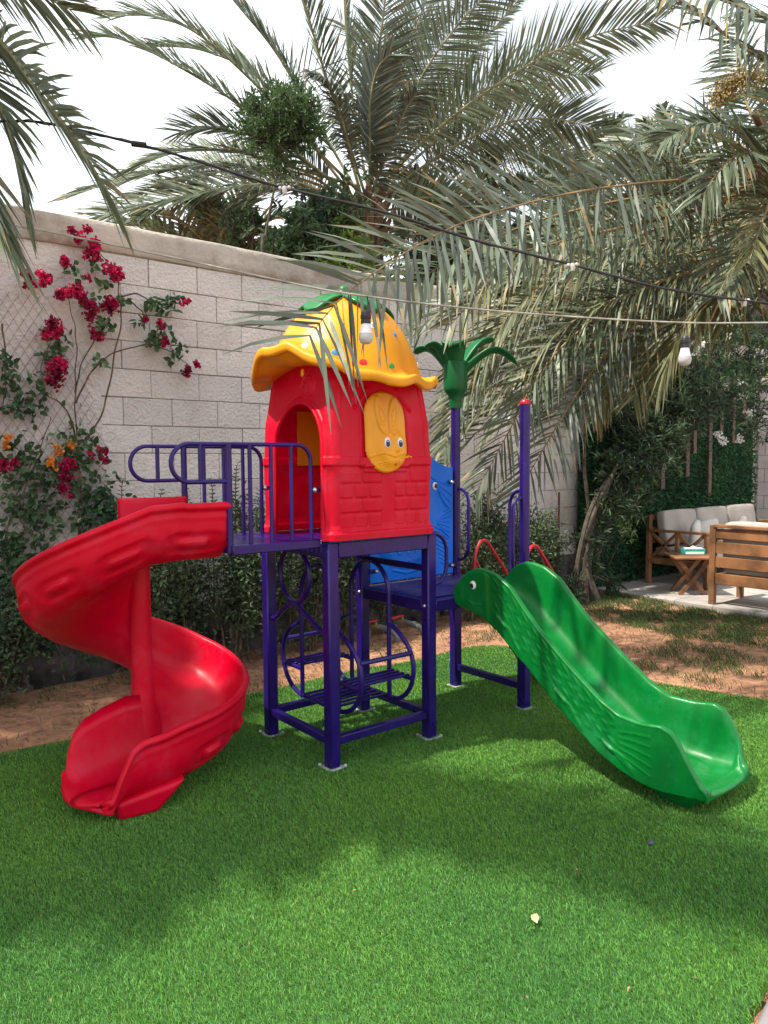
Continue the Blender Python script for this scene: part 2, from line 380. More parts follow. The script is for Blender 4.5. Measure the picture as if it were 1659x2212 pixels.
# snap vertices near the arch to its line
Ls = np.array(per[Ig, 5]); snap = (F == 3) & (np.abs(ds) < .0035)
px_ = per[Ig, 0].copy(); py_ = per[Ig, 1].copy()
gl = np.sign(Lc-dc); shift = np.where(snap & (Zg <= 1.585), -ds*gl, 0.)
gx = np.where(snap & (Zg > 1.585), -(Lc-dc)/np.maximum(np.hypot(Lc-dc, Zg-1.585), 1e-6)*ds, shift); gz_ = np.where(snap & (Zg > 1.585), -(Zg-1.585)/np.maximum(np.hypot(Lc-dc, Zg-1.585), 1e-6)*ds, 0)
py_ = py_-gx      # face 3 runs towards -y
Vx = CX+hz_*px_+nx*H; Vy = CY+hz_*py_+ny*H; Vz = Zg+gz_
fs = gridfaces(len(zz), NP, wrap=True)
cen = ds.reshape(-1)[fs].mean(1); f3 = (F.reshape(-1)[fs] == 3).all(1)
fs = fs[~(f3 & (cen < -.0005))]
HS = mesh('playhouse', np.stack([Vx, Vy, Vz], -1).reshape(-1, 3), fs, RED, PS)
q = MB(); pz = [(dc-dw, HZ+.01), (dc-dw, 1.35), (dc-dw, 1.585)]+[(dc-dw*math.cos(a), 1.585+dw*math.sin(a)) for a in np.linspace(.15, pi-.15, 22)]+[(dc+dw, 1.585), (dc+dw, 1.35), (dc+dw, HZ+.01)]
q.tube([(CX-half(z_)*1.0-.006, CY-l_*half(z_)/h0, z_) for l_, z_ in pz], .0125, 9); q.build('door_rim', RED, HS, keep=False)
# window bunny panel, relief grid
N1, N2 = 90, 130
U, Z = np.meshgrid(np.linspace(.19, .50, N1), np.linspace(1.452, 1.862, N2), indexing='ij')
wc = .333; zc = 1.655
d_ = np.hypot((U-wc)/.130, np.maximum(np.abs(Z-zc)-.085, 0)/.120)-1.0       # rounded oval plate
head = np.hypot((U-.358)/.105, (Z-1.575)/.105)
Hh = .010*sst(-d_/.10)+.022*np.exp(-np.maximum(head-.55, 0)**2*7)
for ex, dx in ((.306, -.020), (.372, .024)):
    e_ = np.hypot((U-(ex+dx*(Z-1.70)/.13))/.033, (Z-1.738)/.098); Hh += .010*sst((1.05-e_)/.30)+.005*sst(1-np.abs(e_-.93)/.14)-.006*sst(1-np.abs(e_-.45)/.2)*(Z > 1.69)
for sg, xe in ((-1, .225), (1, .497)):
    Hh += .0045*ridge(U, Z, [(.365, 1.535), ((.365+xe)/2, 1.552), (xe, 1.532)], .007)
    for k in (1, 2, 3): Hh += .003*ridge(U, Z, [(.365+sg*.03, 1.52-.006*k), (.36+sg*(.10-.012*k), 1.512-.012*k)], .004)
Hh += .010*np.exp(-((U-.381)**2+(Z-1.568)**2)/.00014)
wh = ridge(U, Z, [(.44, 1.527), (.500, 1.531)], .014)+ridge(U, Z, [(.44, 1.515), (.47, 1.520)], .02)
inside = (d_ < 0) | (wh > .35)
fs = gridfaces(N1, N2)[:, ::-1]; ins = inside.reshape(-1)[fs].all(1)
yb = CY-half(Z)-.012
bp = mesh('bunny_window', np.stack([U, yb-Hh, Z], -1).reshape(-1, 3), fs[ins], YEL, HS, keep=False)
sm = bp.modifiers.new('thickness', 'SOLIDIFY'); sm.thickness = .014; sm.offset = -1
def disc(c, nrm_, rx, rz_, th, name, m, par, n=20, tilt=0):
    nn = nrm(nrm_); a = nrm(np.cross((0, 0, 1.), nn)); b = np.cross(nn, a); ct, st_ = math.cos(tilt), math.sin(tilt)
    a, b = a*ct+b*st_, -a*st_+b*ct
    q = MB(); q.lathe([(.001, -th), (1, -th), (1, 0), (.8, th*.5), (.4, th*.9), (.001, th)], c, n, ax=[a*rx, b*rz_, nn]); return q.build(name, m, par, keep=False)
def eye(c, nn, s=1., par=bp, iris=EYB, white=WHT):
    nn = nrm(nn); w_ = disc(c, nn, .0155*s, .022*s, .004, 'eye', white, par)
    q = MB()
    a = nrm(np.cross((0, 0, 1.), nn)); b = np.cross(nn, a)
    q.lathe([(.001, 0), (1, 0), (.9, .001), (.001, .0015)], np.array(c)+nn*.004-b*.004*s, 18, ax=[a*.011*s, b*.015*s, nn]); q.cm = 1
    q.lathe([(.001, 0), (1, 0), (.9, .001), (.001, .0015)], np.array(c)+nn*.0058-b*.007*s, 16, ax=[a*.0065*s, b*.0095*s, nn]); q.cm = 2
    q.lathe([(.001, 0), (1, 0), (.9, .001), (.001, .0015)], np.array(c)+nn*.0075+b*.004*s-a*.003*s, 10, ax=[a*.003*s, b*.003*s, nn])
    q.build('pupil', None, par, keep=False, mats=[iris, BLK, white])
YS = yb-Hh
def surf(x, z): return float(YS[int(round((x-.19)/.31*(N1-1))), int(round((z-1.452)/.41*(N2-1)))])
for ex in (.318, .400): eye((ex, surf(ex, 1.603)-.002, 1.603), (0, -1, .05), 1.2)
disc((.373, surf(.373, 1.497)-.001, 1.497), (0, -1, -.1), .0085, .0085, .004, 'mouth', mat('red_dot', (.8, .05, .01), .4), bp)
# the plain yellow shutter in the far wall
q = MB(); q.box((.335, CY+.302, 1.64), (.235, .012, .30), bev=.004); q.build('window_shutter', YEL, HS, keep=False)
disc((CX-.338, .205, 1.948), (-1, 0, .1), .011, .02, .006, 'bell_button', YEL, HS)

# ---- roof
wa = np.radians([90, 120, 135, 150, 165, 180, 200, 210, 220, 230, 240, 250, 260, 270, 280, 290, 300, 310, 320, 340, 360, 380, 400, 420, 450])
wv = [.02, -.03, -.03, .0, .06, .095, .098, .062, .03, .005, -.027, -.04, -.062, -.055, -.045, -.062, -.052, -.035, -.03, -.015, .012, .03, .02, .0, .02]
def wave(a): a = np.where(a < pi/2, a+2*pi, a); return np.interp(a, wa, wv)+.007*np.sin(a*13)
RC = (.32, .30)
prof = [(.001, 2.372), (.06, 2.368), (.137, 2.342), (.20, 2.305), (.25, 2.262), (.30, 2.20), (.335, 2.14), (.365, 2.075), (.385, 2.02), (.395, 1.985), (.405, 1.968), (.425, 1.962), (.455, 1.972), (.475, 1.976), (.487, 1.968), (.49, 1.950), (.486, 1.934), (.475, 1.928), (.46, 1.932), (.43, 1.94), (.38, 1.95), (.33, 1.965), (.28, 1.985)]
pp = spline(prof, 88); A = np.linspace(0, 2*pi, 181)[:-1]
def roofpt(r, z, a):
    w = np.clip((r-.18)/.28, 0, 1)**2.6
    lob = 1+.012*np.cos(a*8)*np.clip(r/.3, 0, 1)
    return np.stack([RC[0]+r*lob*np.cos(a), RC[1]+r*lob*np.sin(a), z+wave(a)*w+0*r], -1)
Rg, Ag = np.meshgrid(pp[:, 0], A, indexing='ij'); Zr, _ = np.meshgrid(pp[:, 1], A, indexing='ij')
RV = roofpt(Rg, Zr, Ag)
RF = mesh('roof', RV.reshape(-1, 3), gridfaces(len(pp), len(A), True)[:, ::-1], YEL, PS)
# spots on the dome, found where the photograph shows them
dome = RV[:60].reshape(-1, 3); du, dv = pix(dome.T[0:3].T); dep = (dome-CAM)@FW
nn_ = nrm(dome-np.array([RC[0], RC[1], 2.0])); front = ((CAM-dome)*nn_).sum(1) > 0
SPOT = {}
for nm_, cc in (('r', (.75, .02, .03)), ('g', (.01, .35, .06)), ('b', (.05, .3, .7)), ('w', (.75, .75, .75)), ('k', (.35, .33, .38))): SPOT[nm_] = mat('spot_'+{'r': 'red', 'g': 'green', 'b': 'blue', 'w': 'white', 'k': 'grey'}[nm_], cc, .4, var=.03)
for (u, v, rr, k_) in ((786, 782, .020, 'r'), (847, 791, .018, 'g'), (722, 762, .019, 'b'), (660, 748, .018, 'w'), (852, 724, .016, 'b'), (806, 704, .022, 'w'), (911, 787, .020, 'w'), (926, 784, .015, 'k')):
    e_ = np.hypot(du-u, dv-v)+(~front)*999; i = int(e_.argmin()); disc(dome[i]+nn_[i]*.001, nn_[i], rr, rr*.95, .003, 'roof_spot', SPOT[k_], RF)
    if (u, v) in ((806, 704),): disc(dome[i]+nn_[i]*.004, nn_[i], rr*.6, rr*.6, .002, 'roof_spot', SPOT['k'], RF)
# green leaf on top
A2 = np.linspace(0, 2*pi, 121)[:-1]; tt = np.linspace(.02, 1, 16)
T2, AA2 = np.meshgrid(tt, A2, indexing='ij'); lob = np.abs(np.cos(2.5*(AA2+.35)))**.7
Rl = T2*(.12+.155*lob); zl = np.interp(Rl, pp[:60, 0][np.argsort(pp[:60, 0])], pp[:60, 1][np.argsort(pp[:60, 0])])+.014+.012*lob*T2**2+.006*np.cos(AA2*10)*T2
L1 = np.stack([RC[0]+Rl*np.cos(AA2), RC[1]+Rl*np.sin(AA2), zl], -1)
lf = mesh('leaf_cap', L1.reshape(-1, 3), gridfaces(16, 120, True)[:, ::-1], GRN, RF, keep=False); sm = lf.modifiers.new('t', 'SOLIDIFY'); sm.thickness = .012; sm.offset = 0
q = MB(); q.lathe([(.05, 2.37), (.04, 2.385), (.028, 2.41), (.022, 2.425), (.012, 2.432), (.002, 2.433)], (RC[0], RC[1], 0), 16); q.build('leaf_stem', GRN, RF, keep=False)

# ---- plastic palm on the tall back post
tx, ty = X3+hp, SY+hp
q = MB(); q.lathe([(.040, 1.86), (.042, 1.875), (.043, 1.92), (.048, 1.932), (.050, 1.945), (.070, 1.965), (.079, 1.99), (.078, 2.08), (.080, 2.13), (.078, 2.16), (.05, 2.18), (.001, 2.225)], (tx, ty, 0), 28)
PT = q.build('palm_topper', GRD, PS)
def petal(ang, L, rise, drop, w):
    n, k = 18, 12; d = V(math.cos(ang), math.sin(ang), 0); s_ = V(-d[1], d[0], 0); vs = []
    for i in range(n):
        t = i/(n-1); c_ = V(tx, ty, 2.07)+d*(.02+L*t)+V(0, 0, rise*math.sin(min(1, t*1.25)*pi*.5)-drop*max(0, t-.45)**2*3.2)
        ww = w*(.55+.75*math.sin(min(1, t*1.1)*pi*.62))*(1 if t < .8 else math.sqrt(max(.02, 1-((t-.8)/.2)**2)))
        th = .026*(1-t*.45)*(1 if t < .85 else math.sqrt(max(.03, 1-((t-.85)/.15)**2)))
        tg = nrm(d+V(0, 0, rise/L*math.cos(min(1, t*1.25)*pi*.5)*1.9-drop/L*6.4*max(0, t-.45))); nn = np.cross(s_, tg)*-1
        for j in range(k):
            a = 2*pi*j/k; vs.append(c_+s_*ww*math.cos(a)-nn*(th*math.sin(a)-.25*ww*abs(math.cos(a))**1.5))
    fs = gridfaces(n, k, True); o = mesh('petal', np.array(vs), fs, GRD, PT, keep=False); return o
ra = YAW-pi/2          # picture-right direction
for da, L, r_, dr, w in ((-.1, .38, .18, .12, .046), (.45, .27, .24, .0, .048), (1.6, .2, .2, .02, .042), (2.7, .27, .20, .04, .046), (3.35, .19, .20, .02, .046), (4.5, .13, .20, .03, .062)):
    petal(ra+da, L, r_, dr, w)

# ---- blue fish panel between the back posts
N1, N2 = 150, 170
U, Z = np.meshgrid(np.linspace(SX+PW+.012, X3-.012, N1), np.linspace(0, 1, N2), indexing='ij')
zt = np.interp(U, [.70, .85, .95, 1.05, 1.15, 1.22, 1.30, 1.36, 1.41], [1.40, 1.43, 1.50, 1.55, 1.555, 1.535, 1.49, 1.475, 1.47])
Zp = .775+(zt-.775)*Z; Hh = np.zeros_like(Zp)
body = np.hypot((U-1.0)/.30, (Zp-1.17)/.33); Hh += .014*sst((1.05-body)/.2)
g = lambda pts, w=.008, a=.006: a*ridge(U, Zp, pts, w)
for k in range(6): Hh += g([(1.26, 1.14-.006*k), (1.32, 1.165-.022*k), (1.375, 1.19-.035*k)], .007)
for k in range(4): Hh += g([(1.27, 1.385-.02*k), (1.33, 1.37-.04*k), (1.385, 1.35-.055*k)], .007)
Hh += g([(1.20, 1.42), (1.26, 1.385), (1.29, 1.29), (1.33, 1.24), (1.36, 1.21), (1.33, 1.19)], .010, .008)
for k in range(9): Hh += g([(1.22+.01*k, 1.10-.03*k), (1.30+.006*k, 1.07-.03*k), (1.36, 1.03-.025*k)], .008, .005)
for r in range(7):
    for c_ in range(7):
        cx_, cz_ = .80+.07*c_+(r % 2)*.035, .88+.07*r
        if math.hypot((cx_-.95)/.2, (cz_-1.12)/.26) < 1: Hh += g([(cx_-.03, cz_-.012), (cx_-.015, cz_+.012), (cx_+.015, cz_+.012), (cx_+.03, cz_-.012)], .009, .0035)
Hh += g([(.90, .84), (1.0, .815), (1.12, .83), (1.2, .87)], .012, .007)
Hh *= sst((1-Z)/.06)*sst(Z/.04)
FPn = mesh('fish_panel', np.stack([U, SY+.012-Hh, Zp], -1).reshape(-1, 3), gridfaces(N1, N2)[:, ::-1], BLU, PS); sm = FPn.modifiers.new('t', 'SOLIDIFY'); sm.thickness = .022; sm.offset = -1
w_ = disc((1.234, SY-.006, 1.353), (0, -1, 0), .021, .025, .006, 'eye', WHT, FPn); disc((1.236, SY-.013, 1.353), (0, -1, 0), .012, .016, .003, 'pupil', BLK, FPn)
for x_, z_ in ((1.375, 1.375), (1.375, .83), (.735, .85)):
    q = MB(); q.box((x_+.012*(1 if x_ > 1 else -1), SY-.004, z_), (.05, .008, .026), bev=.003); q.build('bracket', PUR, PS)
for x_, z_ in ((1.372, 1.375), (1.372, .83), (.74, .85)):
    q = MB(); q.ball((x_, SY-.017, z_), .012, 12, 8); q.build('bolt', STL, PS)

# ---- green straight slide with the fish relief
ys = np.concatenate([np.linspace(.012, -.06, 8), np.linspace(-.07, -1.15, 110)[0:], np.linspace(-1.155, -1.395, 50)])
def sm_(xs, vs_, y):
    f = np.interp(y, xs[::-1], vs_[::-1]); return f
Yt = [.012, 0, -.06, -.10, -.15, -.20, -.29, -.39, -.48, -.58, -.77, -.94, -1.04, -1.15, -1.24, -1.285, -1.32, -1.35, -1.375, -1.39, -1.395]
Zt = [.80, .83, .893, .918, .936, .94, .922, .868, .775, .68, .535, .418, .372, .364, .374, .355, .305, .245, .185, .15, .135]
Yf = [.012, -.05, -.12, -.2, -.3, -.45, -.7, -.93, -1.05, -1.15, -1.25, -1.33, -1.37, -1.395]
Zf = [.770, .768, .755, .725, .655, .535, .335, .185, .135, .112, .103, .108, .112, .100]
Yb = [.012, -.02, -.2, -.3, -.45, -.7, -.93, -1.05, -1.14, -1.22, -1.30, -1.36, -1.395]
Zb = [.725, .712, .675, .62, .505, .36, .215, .165, .135, .115, .10, .085, .092]
def smooth(y, xs, v):
    yy = np.linspace(-1.45, .05, 600); f = np.interp(yy, xs[::-1], v[::-1]); k = np.exp(-np.linspace(-2, 2, 17)**2); f2 = np.convolve(np.pad(f, 8, 'edge'), k/k.sum(), 'valid'); return np.interp(y, yy, f2)
zt_, zf_, zb_ = smooth(ys, Yt, Zt), smooth(ys, Yf, Zf), smooth(ys, Yb, Zb)
zb_ = np.minimum(zb_, zf_-.02)
wn_ = np.interp(ys, [-1.40, -1.35, -1.2, -1.0, 0.02], [.905, .868, .838, .84, .845]); wf_ = np.interp(ys, [-1.40, -1.35, -1.2, -1.0, 0.02], [1.30, 1.345, 1.335, 1.285, 1.27])
sec = []
NO = 46
for i, y in enumerate(ys):
    a, b, t_, f_, o_ = wn_[i], wf_[i], zt_[i], zf_[i], zb_[i]; rowp = []
    hgt = t_-f_; kr = min(1, hgt/.08)
    def wall(xs_, sg):      # from floor edge up inside, over the rim, down outside
        return [(xs_+sg*.125, f_), (xs_+sg*.095, f_+.004), (xs_+sg*.072, f_+.014*kr), (xs_+sg*.055, f_+.034*kr), (xs_+sg*.045, f_+.06*kr), (xs_+sg*.038, f_+hgt*.7), (xs_+sg*.034, t_-.014), (xs_+sg*.030, t_-.004), (xs_+sg*.020, t_+.001), (xs_+sg*.006, t_-.001), (xs_-sg*.001, t_-.009)]
    L_ = wall(a, 1)[::-1]; R_ = wall(b, -1)
    outn = [(a+.004*math.sin(pi*k/NO)+.012*(k/NO)**3, t_-.011-(t_-.011-o_)*k/NO) for k in range(NO+1)]
    outf = [(b-.012*(1-k/8)**3, o_+(t_-.011-o_)*k/8) for k in range(9)]
    fl = [(a+.125+(b-a-.25)*k/14, f_-.004*math.sin(pi*k/14)) for k in range(1, 14)]
    und = [(b-.05, o_+.002), (b-.12, max(o_-.002, f_-.03)), ((a+b)/2, max(o_-.002, f_-.03)), (a+.12, max(o_-.002, f_-.03)), (a+.05, o_+.002)]
    rowp = outn[::-1]+L_+fl+R_+outf[::-1]+und
    sec.append([(x, y, z) for x, z in rowp])
sec = np.array(sec); K = sec.shape[1]
nose = []
for k in range(1, 9):
    a_ = k/8*pi/2; L0 = sec[-1].copy(); zm = zf_[-1]-.022; cxm = L0[:, 0].mean()
    L0[:, 2] = zm+(L0[:, 2]-zm)*math.cos(a_)**.8; L0[:, 1] -= .026*math.sin(a_); L0[:, 0] = cxm+(L0[:, 0]-cxm)*(1-.07*(1-math.cos(a_))); nose.append(L0)
ys = np.concatenate([ys, [ys[-1]-.003*k for k in range(1, 9)]]); zt_ = np.r_[zt_, [zt_[-1]]*8]; zb_ = np.r_[zb_, [zb_[-1]]*8]; zf_ = np.r_[zf_, [zf_[-1]]*8]
sec = np.concatenate([sec, np.array(nose)])
sec[:, :, 0] += .0
# relief on the near flank (columns 0..NO), pushes along -x
Uy = sec[:, :NO+1, 1]; Uz = sec[:, :NO+1, 2]; R = np.zeros_like(Uy)
tz = np.interp(Uy, ys[::-1], zt_[::-1]); bz = np.interp(Uy, ys[::-1], zb_[::-1]); vv = (tz-Uz)/np.maximum(tz-bz, .02)
su = -Uy
rr = lambda pts, w=.008: ridge(Uy, Uz, pts, w)
def sv(s_, v_):                      # point at distance s along the slide and fraction v down the flank
    return (-s_, float(np.interp(-s_, ys[::-1], zt_[::-1])*(1-v_)+np.interp(-s_, ys[::-1], zb_[::-1])*v_))
R += .006*rr([sv(.02, .25), sv(.035, .45), sv(.035, .7), sv(.02, .95)])+.005*rr([sv(.045, .3), sv(.055, .5), sv(.05, .8)])
R += .006*rr([sv(.10, .72), sv(.14, .80), sv(.19, .74)], .007)
R += .008*sst((.245-su)/.012)*sst((vv-.03)/.06)
for r in range(12):
    for c_ in range(3):
        s_ = .30+.064*r+(c_ % 2)*.032; v_ = .20+.22*c_
        if s_ > 1.02: continue
        p0, p1, p2, p3 = sv(s_-.016, v_-.10), sv(s_+.014, v_-.055), sv(s_+.016, v_+.045), sv(s_-.010, v_+.10)
        R += .0043*rr([p0, p1, p2, p3], .011)
for s0 in (.30, .68, .96):
    for k in range(3): R += .005*rr([sv(s0, .72-.02*k), sv(s0+.09, .70+.05*k), sv(s0+.155, .84+.04*k)], .008)
for k in range(5): R += .0032*rr([sv(1.05, .30+.10*k), sv(1.12, .22+.13*k), sv(1.20, .20+.155*k)], .007)
R *= sst(vv/.08)*sst((1-vv)/.06)
sec[:, :NO+1, 0] -= R[:, ::1]
# outn was reversed: columns run bottom -> top, both arrays used the same order, so nothing more to do
fl0 = NO+1+11
for k_ in (3, 6, 9, 12):
    sec[:, fl0+k_-1, 2] -= .004*sst((-1.10-sec[:, fl0+k_-1, 1])/.03)
GS = mesh('straight_slide', sec.reshape(-1, 3), gridfaces(len(ys), K, True)[:, ::-1], GRN, PS)
q = MB(); q.add([sec[0, k] for k in range(K)], [tuple(range(K))]); q.add([sec[-1, k] for k in range(K)], [tuple(range(K))[::-1]])
ew = disc((.835, -.141, .846), (-1, -.05, 0), .020, .023, .007, 'eye', WHT, GS); disc((.8275, -.139, .843), (-1, -.05, 0), .0115, .014, .003, 'pupil', BLK, GS)
q = MB(); q.tube(spline([(1.09, -1.14, .02), (1.09, -1.14, .08), (1.09, -1.16, .12)], 8), [.001]*9, 3)
b = MB(); vs = []
for y_, z_, hx in ((-1.17, .002, .13), (-1.12, .13, .19), (-1.325, .002, .14), (-1.36, .09, .20)): vs += [(1.09-hx, y_, z_), (1.09+hx, y_, z_)]
b.add(vs, [(0, 1, 3, 2), (4, 6, 7, 5), (0, 2, 6, 4), (1, 5, 7, 3), (0, 4, 5, 1), (2, 3, 7, 6)]); ft = b.build('slide_foot', GRN, GS, keep=False, smooth=True)
bv = ft.modifiers.new('b', 'BEVEL'); bv.width = .02; bv.segments = 3

# ---- red spiral slide
QX, QY, RO = -.70, .605, .535
def zfl(p): return np.interp(p, [0, .25, 1.0, 1.92, 2.7, 3.5, 4.2, 4.9, 5.6, 6.28, 6.7, 7.3], [1.125, 1.115, .955, .755, .60, .465, .335, .24, .18, .140, .125, .118])
stn = []       # (origin, outward, travel param, floor z, width scale)
Lst = .22; nst = 12
for k in range(nst): stn.append((V(QX+Lst*(1-k/nst), QY), V(0, -1.), -(1-k/nst)*.35))
nh = 170
for k in range(nh+1):
    p = 2*pi*k/nh; a = -pi/2-p; stn.append((V(QX, QY), V(math.cos(a), math.sin(a)), p))
Lex = .425
for k in range(1, 31):
    t_ = k/30; stn.append((V(QX-Lex*t_, QY-.02*t_), nrm(V(.22*t_, -1.)), 2*pi+t_))
P0 = []; wall_h = []
ring = 84
cs = []
for (o_, w_, p) in stn:
    f_ = float(zfl(p)) if p <= 2*pi else float(np.interp(p-2*pi, [0, .3, .7, 1], [.140, .118, .105, .10]))
    ht = .215 if p < 4.5 else float(np.interp(p, [4.5, 5.5, 6.28, 6.88, 7.01, 7.09, 7.18, 7.25, 7.28], [.215, .235, .24, .232, .21, .158, .095, .04, .018]))
    if p < -.0: ht = .21
    rs = float(np.interp(p, [0, 2.2, 4, 5.0, 5.6, 6.28, 7.28], [.535, .535, .522, .502, .505, .525, .485]))
    ex = max(0, min(1, (p-2*pi)/.9)) if p > 2*pi else 0
    ih = .11 if 0.25 < p < 6.0 else (.20 if p <= .25 else float(np.interp(p, [6.0, 6.28, 6.55, 6.83, 7.06, 7.18, 7.26, 7.28], [.11, .25, .29, .275, .25, .205, .12, .05])))
    # (r, z): inner foot -> floor -> outer wall -> rim -> outside down -> underside
    slope = abs(float(zfl(min(p+.05, 7.2))-zfl(max(p-.05, 0))))/.1
    ri = .045 if 0 < p < 2*pi-.2 else .04
    if p > 2*pi-.2: ri = .04+.07*min(1, (p-2*pi+.2)/1.2)
    a_ = [(ri, f_+ih), (ri+.012, f_+ih*.75), (ri+.03, f_+ih*.42), (ri+.06, f_+ih*.15), (ri+.10, f_+.012), (ri+.16, f_), (.30, f_-.004), (rs-.20, f_), (rs-.14, f_+.008), (rs-.09, f_+.028*min(1, ht/.2)), (rs-.055, f_+.065*min(1, ht/.2)), (rs-.035, f_+ht*.55), (rs-.022, f_+ht-.03), (rs-.018, f_+ht-.008), (rs-.010, f_+ht), (rs+.004, f_+ht+.001), (rs+.013, f_+ht-.007), (rs+.016, f_+ht-.018), (rs+.012, f_+ht-.028), (rs+.001, f_+ht-.034), (rs-.002, f_+ht-.046), (rs+.002, f_+ht-.058), (rs+.001, f_+ht-.070)]
    o1 = [(rs-.002-.004*k/22-.10*(k/22)**3.2, (f_+ht-.072)*(1-k/22)+(f_-.045)*k/22) for k in range(1, 23)]
    u1 = [(rs-.106-(rs-.106-.09)*k/20, f_-.047-.012*math.sin(pi*k/20)) for k in range(1, 21)]
    e1 = [(.065, f_-.045), (ri-.006, f_-.03), (ri-.014, f_+ih*.6)]
    pr_ = a_+o1+u1+e1
    cs.append([(o_[0]+w_[0]*r, o_[1]+w_[1]*r, max(z, .05 if p > 5 else z)) for r, z in pr_])
cs = np.array(cs); K = cs.shape[1]; na = 23; P_end = [s_[2] for s_ in stn]
ed = np.array([-.98, -.2, 0])
nose = []
for k in range(1, 9):
    a_ = k/8*pi/2; L0 = cs[-1].copy(); zm = .078; cm = L0[:, :2].mean(0)
    L0[:, 2] = zm+(L0[:, 2]-zm)*math.cos(a_)**.8; L0[:, :2] = cm+(L0[:, :2]-cm)*(1-.30*(1-math.cos(a_))); q_ = (L0[:, :2]-L0[:, :2].mean(0))@np.array([.2, -.98]); q_ = (q_-(q_.max()+q_.min())/2)/((q_.max()-q_.min())/2); L0[:, :2] += ed[:2]*((.02+.065*(1-q_**2))*math.sin(a_))[:, None]; nose.append(L0)
cs = np.concatenate([cs, np.array(nose)]); stn += [stn[-1]]*8
# embossed swirls on the outer skin
P_ = np.array([s_[2] for s_ in stn])[:, None]*RO; kk = np.arange(22)[None]/22*.24+0*P_
E_ = np.zeros((len(stn), 22)); PP = P_+0*kk
for s0, vz in ((-.05, .125), (.25, .12), (.56, .115), (.87, .11), (2.6, .11), (2.92, .12), (3.2, .12)):
    q1 = pad(PP, kk, s0, vz, .25, .13, .055, .014); q2 = pad(PP, kk, s0, vz+.004, .12, .055, .024, .010); E_ += -.012*q1+.022*q2
for s0 in (.5, .86): E_ += .005*ridge(PP, kk, [(s0-.2, .19), (s0, .20), (s0+.25, .185)], .008)
od = np.array([s_[1] for s_ in stn]); cs[:, na:na+22, 0] += od[:, 0:1]*E_; cs[:, na:na+22, 1] += od[:, 1:2]*E_
# drip grooves in the mouth floor
for k_ in range(5, 9): cs[-30:-6, k_, 2] -= .0018*((k_ % 2) == 0)
SP = mesh('spiral_slide', cs.reshape(-1, 3), gridfaces(len(stn), K, True), RED, PS)
q = MB(); q.add(cs[0], [tuple(range(K))[::-1]])
eo = q.build('slide_edge', RED, SP, keep=False, smooth=False)
q = MB(); q.lathe([(.095, .20), (.078, .26), (.060, .34), (.051, .45), (.049, .9), (.052, 1.27), (.047, 1.285), (.001, 1.288)], (QX, QY-.012, 0), 28); q.build('column', RED, SP, keep=False)
# inner side wall of the entrance
n = 16; vs = []
for k in range(n):
    t_ = k/(n-1); x = -.485-.325*t_; y = .535-.02*math.sin(t_*pi)
    for (dy, z) in ((.016, 1.09), (.016, 1.325), (.010, 1.335), (-.006, 1.337), (-.014, 1.330), (-.016, 1.318), (-.016, 1.16), (-.03, 1.128), (-.10, 1.105)): vs.append((x, y+dy, z-(.02*t_ if z > 1.3 else 0)*0-(0 if z > 1.3 else .08*t_)))
o_ = mesh('entrance_wall', np.array(vs), gridfaces(n, 9), RED, SP, keep=False); sm = o_.modifiers.new('t', 'SOLIDIFY'); sm.thickness = .02; sm.offset = 0
# foot under the mouth
b = MB(); vs = []
for x_, y_, z_ in ((-.985, .13, .002), (-.825, .11, .002), (-.98, .40, .002), (-.83, .40, .002), (-1.0, .12, .085), (-.70, .085, .13), (-1.04, .44, .085), (-.62, .42, .135)): vs.append((x_, y_, z_))
b.add(vs, [(0, 2, 3, 1), (4, 5, 7, 6), (0, 1, 5, 4), (2, 6, 7, 3), (0, 4, 6, 2), (1, 3, 7, 5)]); ft = b.build('slide_foot', RED, SP, keep=False)
bv = ft.modifiers.new('b', 'BEVEL'); bv.width = .022; bv.segments = 3

# ---- red stairs behind, running down along +x
s0 = V(X3+PW, 0, PL-.03); s1 = V(X3+.62, 0, .03)
q = MB()
for y in (.10, .50):
    a, b_ = s0+V(0, y, 0), s1+V(0, y, 0); t = nrm(b_-a); sd_ = V(0, 1, 0); q.box((a+b_)/2, (np.linalg.norm(b_-a), .012, .055), ax=[t, sd_, np.cross(t, sd_)], bev=.003)
for k in range(5):
    p = s0+(s1-s0)*(k+.6)/5; q.box((p[0], .30, p[2]), (.11, .39, .012), bev=.003)
ST = q.build('stairs', RDM, PS)
for y in (.085, .515):
    pts = spline([(X3+.09, y, .70), (X3+.10, y, .87), (X3+.15, y, .97), (X3+.21, y, .975), (X3+.28, y, .90), (X3+.42, y, .73), (X3+.60, y, .46), (X3+.66, y, .30), (X3+.62, y, .06)], 50)
    q = MB(); q.tube(pts, .011, 9); q.tube([(X3+.105, y, .86), (X3+.20, y, .72)], .009, 8); q.build('handrail', RDM, ST, keep=False)
# ============================================================ SETTING
def noise2(x, y, s=1., seed=0):
    r = np.random.default_rng(seed); z = 0
    for k in range(5):
        a = r.uniform(0, 2*pi, 3); f = s*1.9**k
        z = z+sum(np.sin(f*(x*math.cos(t)+y*math.sin(t))+r.uniform(0, 6)) for t in a)/(1.7**k)
    return z/3
SOIL = mat('soil', (.47, .24, .13), .95, var=.2, vs=2.5, bump=.02, bs=22, dirt=((.15, .075, .045), 13, .44, .66), col2=(.31, .15, .085))
PLAN = mat('dirt_under_turf', (.02, .05, .015), .95, var=.2)
def gaxis(lo, a, b, hi, nf, nc):
    return np.concatenate([lo+(a-lo)*(1-np.linspace(1, 0, nc)**2)[:-1] if 0 else a-(a-lo)*np.linspace(1, 0, nc)[:-1]**2.2, np.linspace(a, b, nf), b+(hi-b)*np.linspace(0, 1, nc)[1:]**2.2])
